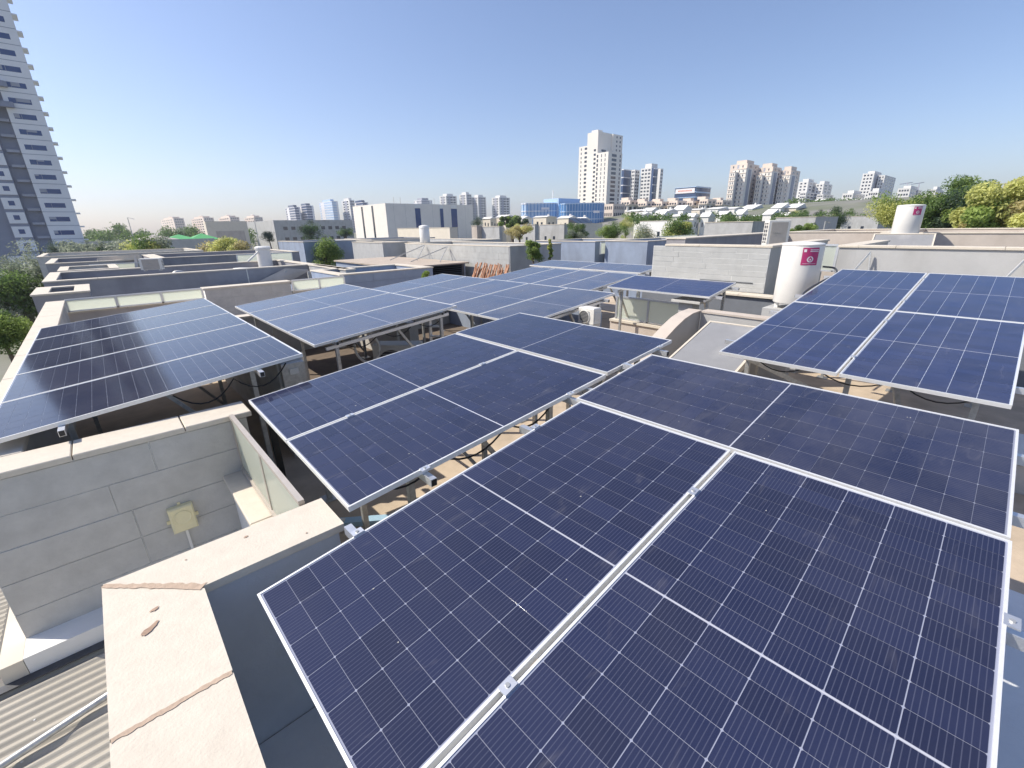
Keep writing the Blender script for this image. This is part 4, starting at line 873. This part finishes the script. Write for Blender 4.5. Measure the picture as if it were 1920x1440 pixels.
# low long buildings, halls with green roofs
g = GB(150, 158, 402, 453, 105); tower('low_hall', 'long low cream building beneath the green roofs', 'building', [dict(g=g, m='cream_wall', fh=4)])
def hip(label, a, b_, yt, yb, D, m_):
    c = pd((a+b_)/2, yb, D); w = (b_-a)/FPX*D/2*1.2; h = (yb-yt)/FPX*D; t = thing('hip_roof_hall', label, 'building', (c[0], c[1], ZG), 'hipped halls')
    MB().add([(c[0]-w, c[1]-w, c[2]), (c[0]+w, c[1]-w, c[2]), (c[0]+w, c[1]+w, c[2]), (c[0]-w, c[1]+w, c[2]), (c[0], c[1], c[2]+h)], [(0, 1, 4), (1, 2, 4), (2, 3, 4), (3, 0, 4), (3, 2, 1, 0)]).build('roof', m_, t)
    MB().box(c[0]-w*.9, c[0]+w*.9, c[1]-w*.9, c[1]+w*.9, ZG, c[2]-.01).build('wall', 'cream_wall', t)
hip('grey hipped hall roof left of the green roofs', 258, 322, 441, 450, 135, 'grey_roof'); hip('first bright green hipped roof', 312, 362, 440, 450, 140, 'green_roof'); hip('second bright green hipped roof beside the beige hall', 358, 402, 438, 449, 145, 'green_roof')
g1_ = GB(380, 384, 462, 415, 190); g2_ = GB(462, 512, 660, 413, 215)
t = tower('beige_hall', 'windowless beige hall behind the yellow tree', 'building', [dict(g=g1_, m='cream_wall', fh=50)])
g1_.face_boxes(MB(), 'r', [.55], [.7], [4], [6], .1, .02).build('recessed_panel', 'render_warm', t)
t = tower('grey_hall', 'long grey low hall left of the white hall', 'building', [dict(g=g2_, m='render', fh=5, wh=1.6, r=cols(9, .05), h=12, top=3)])
# the big white hall with dark blue slot windows
g = GB(661, 722, 886, 381, 143); wh = thing('white_hall', 'large white flat roofed hall with dark blue slot windows', 'building', g.base())
g.mb().build('wall', 'hall_white', wh)
for u in (.30, .62): g.face_boxes(MB(), 'l', [u], [.05], [.4], [16], .1, .05).build('slot_window', 'win', wh)
Lr = lambda x: reach(np.array([g.x0, g.y0, g.z1]), (1, 0, 0), x)/g.dx
for xa, xb in ((777, 787), (824, 830), (845, 856)):
    u0, u1 = Lr(xa), Lr(xb); g.face_boxes(MB(), 'r', [(u0+u1)/2], [u1-u0], [1.4], [11], .1, .05).build('slot_window', 'win_blue', wh); g.face_boxes(MB(), 'r', [(u0+u1)/2], [u1-u0], [.15], [1.15], .1, .05).build('white_panel', 'white_wall', wh)
for u in (.08, .2, .5, .58, .9): g.face_boxes(MB(), 'r', [u], [.002], [.1], [16], .03, .006).build('panel_joint', 'slate', wh)
for k, xx in enumerate((.15, .22, .6)): MB().bar((g.x0+g.dx*xx, g.y0+4, g.z1), (g.x0+g.dx*xx, g.y0+4, g.z1+2.2), .12).build('antenna', 'galv', wh)
# blue glass office with rounded ends
bo = thing('glass_office', 'bright blue glass office with two rounded ends and a mast', 'building', tuple(pd(1060, 415, 215)))
def rounded(xa, xb, yt, D, dep, m_, name, r_=.35, zb=-6):
    p0, p1 = pd(xa, yt, D), pd(xb, yt, D); z = p0[2]; a = p0[:2]; b = p1[:2]; d = b-a; Ln = np.linalg.norm(d); d /= Ln; nrm = np.array([-d[1], d[0]]);
    if nrm@FW[:2] < 0: nrm = -nrm
    pts = [a+nrm*dep, a+nrm*2]+[a+d*2+nrm*.0]+[a+d*(Ln*(1-r_))]+[a+d*(Ln*(1-r_)+Ln*r_*math.sin(t))+nrm*(Ln*r_*(1-math.cos(t))) for t in np.linspace(.15, math.pi/2, 8)]+[b+nrm*dep]
    MB().prism([tuple(q) for q in pts], zb, z).build(name, m_, bo)
    return pts, z
pts, z = rounded(978, 1058, 381, 215, 26, 'glass_pale', 'pale_wing'); 
for k in range(5):
    for a, b in zip(pts[1:-2], pts[2:-1]): pass
def office_lines(pts, z, n_f, fh, m_f, m_v, step, zb=-4):
    bands = MB(); mull = MB()
    for a, b in zip(pts[1:-1], pts[2:]):
        Ln = np.linalg.norm(b-a); d = (b-a)/Ln; nn = np.array([d[1], -d[0]]); nn = nn if nn@FW[:2] < 0 else -nn
        for k in range(n_f): bands.bar((*(a+nn*.08), z-k*fh-.3), (*(b+nn*.08), z-k*fh-.3), .2, .45)
        for j in range(max(1, int(Ln/step))): q = a+d*(j+.5)*Ln/max(1, int(Ln/step)); mull.bar((*(q+nn*.12), zb), (*(q+nn*.12), z), .18, .2)
    bands.build('floor_bands', m_f, bo, 'stuff'); mull.build('mullions', m_v, bo, 'stuff')
office_lines(pts, z, 5, 3.4, 'tw_white', 'glass_blue', 1.6)
pts, z = rounded(1052, 1138, 381, 205, 24, 'glass_blue', 'blue_wing'); office_lines(pts, z, 5, 3.4, 'glass_pale', 'glass_pale', 1.3)
q = pd(1030, 380, 222); MB().box(q[0]-2, q[0]+14, q[1]-8, q[1]+2, -6, q[2]+1.6).build('core', 'glass_pale', bo)
q = pd(1037, 375, 222); MB().bar((q[0], q[1], q[2]-1), (q[0], q[1], q[2]+4.5), .35).build('mast', 'white_metal', bo)
for xa, xb, yy, DD in ((1015, 1030, 391, 213.4), (1113, 1124, 397, 203)):
    a, b = pd(xa, yy, DD), pd(xb, yy, DD); MB().bar(a, b, .3, 1.0).build('sign', 'white_print', bo)
st_ = GB(1132, 1150, 1172, 382, 235); tower('stone_office', 'stone fronted office with small windows right of the blue glass office', 'building', [dict(g=st_, m='tw_pink', l=cols(4, .12), r=cols(5, .1), fh=3.3, wh=1.6)])
# the tall cream tower in the centre right
D = 335; A = GB(1086, 1108, 1132, 272, D+14); B = GB(1102, 1122, 1150, 246, D+6); C = GB(1118, 1141, 1167, 284, D); E_ = GB(1140, 1150, 1168, 251, D+16)
ct_ = tower('cream_tower', 'tall cream stone residential tower in the right centre of the skyline', 'tower', [
    dict(g=A, m='tw_cream', l=[(.2, .07), (.62, .26)], r=[(.3, .2)], wh=1.6, strips=(('l', [(.9, .1)], 'tw_slab'),)), dict(g=B, m='tw_cream', l=[(.75, .2)], r=[(.4, .3)], wh=1.6, top=12),
    dict(g=C, m='tw_cream', l=[(.12, .12), (.45, .06), (.75, .06)], r=[(.42, .34), (.86, .08)], wh=2.0, bands=(('r', 'tw_cream', .4),), bproud=.06), dict(g=E_, m='tw_cream', r=[(.4, .12), (.75, .12)], wh=1.4)])
MB().box(B.x0+2, B.x0+8, B.y0+2, B.y0+8, B.z1+.01, B.z1+1.6).build('roof_house', 'tw_cream', ct_)
# two glass and white towers, the office with a banner, terraced flats
tower('glass_tower', 'left of the two glass and white towers behind the cream tower', 'tower', [dict(g=GB(1166, 1170, 1190, 317, 430), m='glass_navy', fh=7, bands=(('r', 'tw_white', .8), ('l', 'tw_white', .8))), dict(g=GB(1184, 1191, 1200, 318, 428), m='tw_pale', l=cols(2, .3), r=cols(2, .3))], 'glass and white towers')
tower('glass_tower', 'right of the two glass and white towers behind the cream tower', 'tower', [dict(g=GB(1202, 1222, 1240, 314, 420), m='tw_pale', l=[(.2, .2), (.5, .18), (.8, .2)], roof=4), dict(g=GB(1222, 1226, 1240, 315, 416), m='glass_navy', fh=7, bands=(('r', 'tw_white', .8),)), dict(g=GB(1234, 1239, 1244, 316, 414), m='tw_pale', r=cols(2, .3))], 'glass and white towers')
g = GB(1266, 1306, 1333, 349, 330); ob = tower('banner_office', 'dark blue glass office with a white rooftop banner', 'building', [dict(g=g, m='glass_navy', fh=3.6, bands=(('l', 'glass_pale', .5), ('r', 'glass_pale', .9)))])
g.face_boxes(MB(), 'l', [.5], [.9], [1.2], [3.2], .1, .5).build('banner', 'white_print', ob); g.face_boxes(MB(), 'l', [.2+.06*k for k in range(11)], [.035]*11, [2.2], [1.0], .1, .56).build('banner_marks', 'orange', ob, 'stuff')
rr = random.Random(9)
xs_ = [1164, 1196, 1226, 1254, 1284, 1312, 1340, 1368]
for i, (a, b_) in enumerate(zip(xs_[:-1], xs_[1:])):
    yt = 374+rr.uniform(-2, 4); g = GB(a, a+(b_-a)*.55, b_+4, yt, 265+rr.uniform(-8, 8)); g3_ = GB(a-2, a+(b_-a)*.4, b_, yt+8, 255+rr.uniform(-4, 4))
    t = tower('terraced_flats', f'{["first","second","third","fourth","fifth","sixth","seventh"][i]} from the left of the stepped beige terraced flats on the hill', 'building', [dict(g=g, m='tw_pink', l=cols(3, .2), r=cols(2, .25), fh=3.2, wh=1.7), dict(g=g3_, m='tw_cream', l=cols(3, .22), r=cols(2, .25), fh=3.2, wh=1.8, bands=(('l', 'tw_pink', .5), ('r', 'tw_pink', .5)), bproud=.8)], 'stepped terraced flats')
    MB().box(g.x0+1, g.x0+5, g.y0+2, g.y0+7, g.z1+.01, g.z1+1.5).build('pergola', 'tw_pink', t)
# pink slab block in three stepped towers, white towers to its right
for i, (a, c, b_, yt, DD) in enumerate(((1370, 1402, 1424, 306, 345), (1420, 1450, 1466, 312, 352), (1462, 1484, 1501, 318, 358))):
    g = GB(a, c, b_, yt, DD); gg = GB(a+4, c-2, c+9, yt+9, DD-6); gh = GB(a-1, a+9, a+17, yt+16, DD-5)
    t = tower('pink_block', f'{["left","middle","right"][i]} tower of the pinkish three-part residential block', 'tower', [dict(g=g, m='tw_pink', l=[(.2, .07), (.75, .07)], r=cols(2, .14), strips=(('l', [(.48, .12)], 'tw_slab'),), roof=3), dict(g=gg, m='tw_cream', l=cols(3, .07), bands=(('l', 'tw_pink', .5),), bproud=.25, strips=(('r', [(.6, .5)], 'tw_grey'),)), dict(g=gh, m='tw_cream', l=cols(2, .16), bands=(('l', 'tw_pink', .5),), bproud=.25, strips=(('r', [(.6, .5)], 'tw_slab'),))], 'pinkish residential block')  # dark strips imitate the shadow in the vertical recesses
for i, (a, c, b_, yt, DD) in enumerate(((1498, 1516, 1532, 340, 480), (1530, 1545, 1561, 344, 485))):
    g = GB(a, c, b_, yt, DD); g4 = GB(a+2, a+14, b_+2, yt+20, DD-8)
    tower('white_tower', f'{["left","right"][i]} of the two small white towers right of the pinkish block', 'tower', [dict(g=g, m='tw_pale', l=cols(2, .2), r=cols(2, .25), roof=3), dict(g=g4, m='tw_pale', l=cols(3, .2), r=cols(3, .2))], 'small white towers')
tower('slim_tower', 'slim grey white tower with vertical dark bands near the trees', 'tower', [dict(g=GB(1618, 1640, 1660, 324, 440), m='tw_pale', l=cols(3, .16), r=cols(2, .2), strips=(('r', [(.2, .2), (.7, .2)], 'tw_slab'),), roof=2.5), dict(g=GB(1648, 1660, 1680, 328, 445), m='tw_pale', r=cols(3, .16), l=cols(2, .2))])
for i, (a, c, b_, yt, DD) in enumerate(((1580, 1600, 1622, 362, 330), (1628, 1648, 1664, 358, 326), (1684, 1708, 1728, 352, 360), (1744, 1756, 1770, 354, 370), (1896, 1912, 1990, 352, 300))):
    tower('white_flats', f'{["white low flats left of the slim tower","white low flats at the foot of the slim tower","white flats block with cranes above","white flats glimpsed left of the green tree","flats block at the right picture edge"][i]}', 'building', [dict(g=GB(a, c, b_, yt, DD), m='tw_pale', l=cols(4, .14), r=cols(4, .14), wh=1.4, roof=2.2)], 'white flats on the hill')
for i, xx in enumerate((1700, 1722)):
    p = pd(xx, 352, 380); t = thing('tower_crane', f'{["left","right"][i]} thin crane above the white flats', 'crane', (p[0], p[1], -2), 'far cranes')
    MB().bar((p[0], p[1], -2), (p[0], p[1], p[2]+3.5), .7).build('mast', 'tw_slab', t); a = pd(xx-14, 349-i, 380); b = pd(xx+10, 346-i, 380); MB().bar((a[0], a[1], p[2]+2.8), (b[0], b[1], p[2]+4.2), .5).build('jib', 'tw_slab', t)
# white gabled houses on the slope
hl = []
x = 1172
while x < 1640:
    w = rr.uniform(30, 46); hl.append((x, w, 392-(x-1172)*.012+rr.uniform(-4, 4), rr.uniform(140, 185))); x += w*.78
x = 1476
while x < 1700:
    w = rr.uniform(24, 38); hl.append((x, w, 375-(x-1476)*.02+rr.uniform(-3, 3), rr.uniform(205, 250))); x += w*.7
x = 1190
while x < 1480:
    w = rr.uniform(22, 34); hl.append((x, w, 399+rr.uniform(-2, 3), rr.uniform(112, 132))); x += w*1.1
hl += [(930, 34, 402, 170), (958, 40, 405, 160), (1000, 44, 402, 160), (1045, 38, 404, 150), (1078, 28, 407, 140), (905, 26, 405, 170)]
ordn = ['first', 'second', 'third', 'fourth', 'fifth', 'sixth', 'seventh', 'eighth', 'ninth', 'tenth', 'eleventh', 'twelfth', 'thirteenth', 'fourteenth', 'fifteenth', 'sixteenth', 'seventeenth', 'eighteenth', 'nineteenth', 'twentieth']
ordn += ['twenty-'+o for o in ordn[:9]]+['thirtieth']+['thirty-'+o for o in ordn[:9]]+['fortieth']
for i, (xa, w, yt, DD) in enumerate(hl):
    g = GB(xa, xa+w*.55, xa+w, yt+5, DD); r1 = i < len(hl)-6; lab = f'{ordn[i]} white gabled house counted from the left in rows on the right hill' if r1 else f'{ordn[i-len(hl)+6]} pale gabled house in the row before the blue office'
    t = thing('gabled_house', lab, 'house', g.base(), 'white gabled houses'); g.mb().build('wall', rr.choice(('white_wall', 'white_wall', 'cream_wall', 'tw_pale')), t); zr = g.z1+rr.uniform(.5, 1.7)
    xm = g.x0+g.dx*rr.choice((.5, .5, .3, .75)); o_ = .25
    MB().add([(g.x0-o_, g.y0-o_, g.z1+.01), (g.x1+o_, g.y0-o_, g.z1+.01), (g.x1+o_, g.y1+o_, g.z1+.01), (g.x0-o_, g.y1+o_, g.z1+.01), (xm, g.y0-o_, zr), (xm, g.y1+o_, zr)], [(0, 1, 4), (2, 3, 5), (1, 2, 5, 4), (3, 0, 4, 5), (3, 2, 1, 0)]).build('roof', 'tw_pale', t)
    for face, n_ in (('l', 2), ('r', 2)):
        for u in ((.3, .7) if n_ == 2 else (.5,)): g.face_boxes(MB(), face, [u+rr.uniform(-.06, .06)], [.13], [rr.uniform(1.2, 1.8)], [1.2], .1, .03).build('window', 'win', t)
    if rr.random() < .5: MB().lathe([(.35, 0), (.35, 1.3), (.2, 1.4)], (g.x0+g.dx*.7, g.y0+g.dy*.4, zr-.8), 12).build('roof_boiler', 'white_metal', t)
# grey villas between us and the hill
mv = [((884, 894, 905), 424, 60, 'small beige villa cube in the row beyond the pale middle villa', 'render_warm'), ((894, 936, 938), 425, 58, 'grey villa wall behind the straw coloured tree on its left', 'render'), ((965, 1003, 1010), 422, 62, 'grey villa behind the straw coloured tree on its right', 'render'), ((1012, 1058, 1075), 421, 64, 'plain grey villa left of the dark collector roof', 'render'), ((1075, 1080, 1130), 420, 75, 'dark roofed villa with collectors in the middle distance', 'slate'),
      ((1200, 1262, 1300), 414, 70, 'white villa wall behind the yellow green tree', 'white_wall'), ((1322, 1412, 1472), 416, 48, 'pale villa with dark blue side beyond the air conditioner', 'render'), ((1455, 1530, 1572), 407, 62, 'pale villa with palm in front on the right', 'render'), ((1580, 1650, 1690), 405, 75, 'grey villa with thin poles left of the second tank', 'render'), ((745, 843, 858), 427, 66, 'beige low villa before the white hall', 'cream_wall'), ((1700, 1780, 1990), 418, 60, 'pale villa strip under the big trees on the right', 'render')]
for (a, c, b_), yt, DD, lab, m_ in mv:
    g = GB(a, c, b_, yt, DD); t = thing('villa', lab, 'house', g.base(), 'villas around'); g.mb().build('wall', m_, t)
    MB().box(g.x0-.05, g.x1+.05, g.y0-.05, g.y1+.05, g.z1+.005, g.z1+.07).build('roof_edge', 'cap', t)
    for u in (.25, .6): g.face_boxes(MB(), 'l', [u], [.08], [1.6], [1.2], .1, .03).build('window', 'win', t)
    if DD == 75 and a == 1075:
        for k in range(3): MB().add([(g.x0+1+k*1.6, g.y0+.5, g.z1+.1), (g.x0+2.4+k*1.6, g.y0+.5, g.z1+.1), (g.x0+2.4+k*1.6, g.y0+2.5, g.z1+1.0), (g.x0+1+k*1.6, g.y0+2.5, g.z1+1.0), (g.x0+1+k*1.6, g.y0+2.5, g.z1+.1), (g.x0+2.4+k*1.6, g.y0+2.5, g.z1+.1)], [(0, 1, 2, 3), (3, 2, 5, 4), (0, 3, 4), (1, 5, 2)]).build('collector', 'win', t)
q = pd(797, 452, 34.0); vt = thing('water_tank', 'slim white water tank in front of the beige low villa', 'water tank', (q[0], q[1], q[2]-1.5), 'white water tanks'); MB().lathe([(.38, -1.5), (.38, 1.05), (.34, 1.1), (.1, 1.16)], tuple(q), 20).build('tank_body', 'white_metal', vt, smooth=True); MB().lathe([(.39, .9), (.39, .94)], tuple(q), 20).build('lid_rim', 'white_metal', vt)
# street lamps
for i, (xx, yt, yb, DD) in enumerate(((239, 408, 452, 95), (476, 408, 446, 100), (1548, 415, 440, 40))):
    a = pd(xx, yt, DD); b = pd(xx+(9 if i < 2 else 6), yt+2, DD); t = thing('street_lamp', ['tall street lamp above the left tree belt', 'street lamp in front of the beige hall', 'thin lamp pole before the grey villa on the right'][i], 'street lamp', (a[0], a[1], ZG), 'street lamps')
    MB().tube([(a[0], a[1], ZG), (a[0], a[1], a[2])], [.10, .06], 8).build('pole', 'galv', t); MB().bar(a, b, .06).build('arm', 'galv', t); MB().bar(b, b+(b-a)*.4, .16, .08).build('lamp_head', 'galv', t)

# ------------------------------------------------------------------ trees
def leaves_mesh(name, centres, radii, n, size, m, seed, flat_=.75):
    r = np.random.default_rng(seed); k = len(centres); idx = r.integers(0, k, n); c = np.array(centres)[idx]; rad = np.array(radii)[idx]
    d = r.normal(size=(n, 3)); d /= np.linalg.norm(d, axis=1)[:, None]; rr_ = r.random(n)**.45
    p = c+d*(rad*rr_)[:, None]*np.array([1, 1, flat_]); nrm = d*.6+r.normal(size=(n, 3))*.7+np.array([0, 0, .35]); nrm /= np.linalg.norm(nrm, axis=1)[:, None]
    t = np.cross(nrm, r.normal(size=(n, 3))); t /= np.linalg.norm(t, axis=1)[:, None]; b = np.cross(nrm, t); s = size*r.uniform(.6, 1.3, n)[:, None]
    v = np.stack([p-t*s, p-b*s*.45+nrm*s*.1, p+t*s, p+b*s*.45+nrm*s*.1], 1).reshape(-1, 3)
    me = bpy.data.meshes.new(name); me.vertices.add(4*n); me.vertices.foreach_set('co', v.astype(np.float32).ravel()); me.loops.add(4*n); me.loops.foreach_set('vertex_index', np.arange(4*n, dtype=np.int32))
    me.polygons.add(n); me.polygons.foreach_set('loop_start', np.arange(n, dtype=np.int32)*4); me.update(calc_edges=True); me.materials.append(M[m]); return me
_ts = [100]
def tree(label, a, b_, yt, yb, D, mats, n=5200, size=None, name='tree', clumps=26, trunk=True, cat='tree', group='trees', zbase=None, flat_=.75):
    """crown filling the columns a..b and rows yt..yb at depth D; trunk and limbs down to the ground"""
    _ts[0] += 1; r = np.random.default_rng(_ts[0]); dn_ = .14*(yb-yt) if 40 < D < 130 else 0; c = pd((a+b_)/2, (yt+yb)/2+dn_, D); yb += dn_*1.6; rx = (b_-a)/FPX*D/2*1.16; rz = (yb-yt)/FPX*D/2*1.22
    zb = float(ground_z(c[0], c[1])) if zbase is None else zbase; size = size or max(.05, rx*.036); n = int(n*1.9)
    t = thing(name, label, cat, (c[0], c[1], zb), group); L0 = np.array([c[0], c[1], zb])
    cs, rs = [], []
    for i in range(clumps):
        d = r.normal(size=3); d /= np.linalg.norm(d); k = .15+.62*r.random(); cs.append(c+d*k*np.array([rx, rx, rz])-L0); rs.append(min(rx, rz)*(.30+.28*r.random()))
    shares = np.array_split(np.arange(clumps), len(mats))
    for m_, ix in zip(mats, shares):
        link('crown', leaves_mesh('crown', [cs[i] for i in ix], [rs[i] for i in ix], int(n*len(ix)/clumps), size, m_, _ts[0]*3, flat_), t, None)
    q = MB(); top = c[2]-rz*.2; tr = max(.06, rx*.07); base = (c[0], c[1], zb)
    q.tube([base, (c[0]+rx*.05, c[1], zb+(top-zb)*.5), (c[0]-rx*.03, c[1]+rx*.04, top)], [tr*1.3, tr, tr*.6], 8)
    q.build('trunk', 'trunk', t, smooth=True)
    for i in range(6):
        e_ = cs[int(r.integers(0, clumps))]+L0; s0 = np.array([c[0], c[1], max(zb+.3, c[2]-rz*(.5+.3*r.random()))]); MB().tube([s0, (s0+e_)/2+np.array([0, 0, rz*.08]), e_], [tr*.5, tr*.35, tr*.12], 6).build('limb', 'trunk', t, smooth=True)
    return t
tree('grey green tree in front of the left tower, upper one', 6, 100, 456, 560, 46, ['leaf_grey', 'leaf_grey', 'leaf_green'], 6000)
tree('wide grey green tree below at the left picture edge', -40, 112, 495, 610, 38, ['leaf_grey', 'leaf_green'], 8000)
tree('bright bush at the left edge beside the cream coping', -46, 44, 580, 662, 17, ['leaf_bright', 'leaf_green'], 7000, name='bush', cat='bush', zbase=-5.5)
tree('dark conifer-like tree at the foot of the left tower', 86, 126, 449, 486, 90, ['leaf_dark'], 3500)
tree('low dark bushes right of the left tower', 190, 262, 455, 475, 80, ['leaf_dark', 'leaf_green'], 4000, cat='bush')
tree('green and yellow tree on the villa roofs at left', 236, 342, 446, 494, 50, ['leaf_green', 'leaf_bright', 'leaf_yellow', 'leaf_grey'], 8000)
tree('wide yellow tree in front of the beige hall', 374, 480, 437, 488, 50, ['leaf_yellow', 'leaf_straw', 'leaf_straw'], 8000)
tree('bright green tree left of the pale villa block', 582, 648, 446, 494, 44, ['leaf_bright', 'leaf_bright', 'leaf_green'], 6000)
tree('dark green tree before the long grey hall', 562, 602, 410, 446, 120, ['leaf_dark', 'leaf_green'], 4000)
tree('small dark tree before the long grey hall on its left', 488, 520, 432, 448, 115, ['leaf_dark'], 2500)
tree('dark tree at the left foot of the white hall', 628, 664, 424, 442, 125, ['leaf_dark', 'leaf_green'], 2500)
tree('small dark tree between white hall and slim towers', 884, 906, 404, 424, 125, ['leaf_dark'], 2500)
tree('green trees before the pale gabled houses', 920, 1000, 404, 424, 100, ['leaf_green', 'leaf_dark', 'leaf_bright'], 5000)
tree('straw coloured round tree in the middle distance', 948, 1002, 417, 442, 55, ['leaf_straw', 'leaf_straw', 'leaf_yellow'], 5000)
tree('green tree left of the dark collector roof', 1050, 1106, 416, 444, 62, ['leaf_green', 'leaf_grey'], 5000)
tree('tall bright tree in front of the terraced flats', 1160, 1188, 398, 440, 66, ['leaf_bright', 'leaf_yellow'], 4500)
tree('round green shrub left of the tall bright tree', 1122, 1172, 416, 446, 55, ['leaf_bright', 'leaf_green'], 5000)
tree('olive coloured bushy tree left of the pale slab wall', 1182, 1236, 418, 468, 50, ['leaf_grey', 'leaf_straw', 'leaf_yellow'], 6500)
tree('yellow green tree behind the pale slab wall', 1236, 1308, 408, 454, 54, ['leaf_yellow', 'leaf_bright', 'leaf_green'], 7000)
tree('green shrubs before the pale villa on the right', 1476, 1545, 420, 440, 45, ['leaf_bright', 'leaf_green'], 4000, cat='bush')
tree('dark tree beside the palm villa', 1540, 1592, 392, 425, 80, ['leaf_dark', 'leaf_green'], 4500)
tree('yellow tree behind the second water tank', 1644, 1740, 358, 442, 36, ['leaf_yellow', 'leaf_bright', 'leaf_yellow'], 9000)
tree('tall dark green tree right of the second water tank', 1722, 1826, 356, 445, 33, ['leaf_green', 'leaf_dark', 'leaf_green', 'leaf_bright'], 14000, clumps=34)
tree('big green topped tree in the right corner', 1776, 1872, 328, 400, 36, ['leaf_green', 'leaf_bright'], 9000)
tree('big yellow green tree at the right picture edge', 1786, 1965, 350, 446, 27, ['leaf_yellow', 'leaf_yellow', 'leaf_yellow', 'leaf_straw', 'leaf_bright'], 20000, clumps=44)
tree('small green plant peeping over the mid picture table', 788, 804, 508, 526, 17.5, ['leaf_bright'], 1200, name='plant', cat='plant', clumps=8, zbase=-4.0)
tree('left climbing vine on the slate blue wall', 985, 1016, 444, 500, 24, ['leaf_bright', 'leaf_green'], 2600, name='vine', cat='vine', zbase=-5)
tree('right slim climbing vine on the slate blue wall', 1027, 1037, 440, 498, 24, ['leaf_yellow', 'leaf_bright'], 1300, name='vine', cat='vine', zbase=-5)
for i in range(7):
    xx = 1418+i*27+rr.uniform(-6, 6); tree(f'{ordn[i]} garden tree between the white gabled houses on the hill', xx, xx+20+rr.uniform(0, 12), 396-i*1.2, 411-i*1.0, 120, [['leaf_green'], ['leaf_dark'], ['leaf_yellow', 'leaf_green']][i % 3], 1500, clumps=10)
# far tree belt on the left: one mass
def belt():
    cs, rs = [], []; r = np.random.default_rng(77)
    for i in range(170):
        x = r.uniform(120, 470); D = r.uniform(210, 260); yt = 428+7*math.sin(x*.05)+5*math.sin(x*.13+1)+r.uniform(0, 16); cs.append(pd(x, yt+8, D)); rs.append(r.uniform(1.8, 3.6))
        cs.append(pd(x, yt+20, D)); rs.append(3.5)
    o = link('tree_belt', leaves_mesh('tree_belt', cs, rs, 30000, .55, 'leaf_green', 5, .9), None, 'stuff'); o['label'] = 'far dark green tree belt along the left skyline'; o['category'] = 'trees'
    cs2 = [c for c in cs[::7]]; o2 = link('tree_belt', leaves_mesh('tree_belt', cs2, [2.6]*len(cs2), 6000, .5, 'leaf_grey', 6, .9), None, 'stuff'); o2['label'] = 'paler crowns in the far tree belt along the left skyline'; o2['category'] = 'trees'
belt()
def hedge(xa, xb, ya, yb, D0, D1, n, m, seed, label, rad=1.6, ls=.32):
    r = np.random.default_rng(seed); cs = [pd(r.uniform(xa, xb), r.uniform(ya, yb), r.uniform(D0, D1)) for _ in range(n)]
    o = link('shrubbery', leaves_mesh('shrubbery', cs, [rad]*n, n*130, ls, m, seed+1), None, 'stuff'); o['label'] = label; o['category'] = 'shrubs'
hedge(1180, 1640, 404, 416, 100, 130, 60, 'leaf_green', 31, 'green garden shrubs at the foot of the gabled houses')
hedge(1470, 1720, 386, 402, 170, 210, 70, 'leaf_green', 41, 'green shrubs on the bare upper slope of the right hill', 2.4, .4)
hedge(1480, 1730, 380, 394, 185, 225, 110, 'leaf_green', 43, 'darker green trees and shrubs along the hill crest on the right', 3.2, .5)
hedge(120, 240, 462, 476, 70, 85, 20, 'leaf_grey', 35, 'grey green roadside shrubs right of the left tower')

# ------------------------------------------------------------------ thin summer haze over the whole place
hb = MB().box(-2080, 2080, -2080, 2080, ZG-1.5, 116)
hm = bpy.data.materials.new('summer_haze'); hm.use_nodes = True; hn = hm.node_tree.nodes; hn.remove(hn['Principled BSDF'])
pvol = hn.new('ShaderNodeVolumePrincipled'); pvol.inputs['Color'].default_value = (.86, .90, 1.0, 1); pvol.inputs['Density'].default_value = .00028; pvol.inputs['Anisotropy'].default_value = .3
hm.node_tree.links.new(pvol.outputs[0], hn['Material Output'].inputs['Volume'])
ho = hb.build('haze', hm); ho['kind'] = 'stuff'
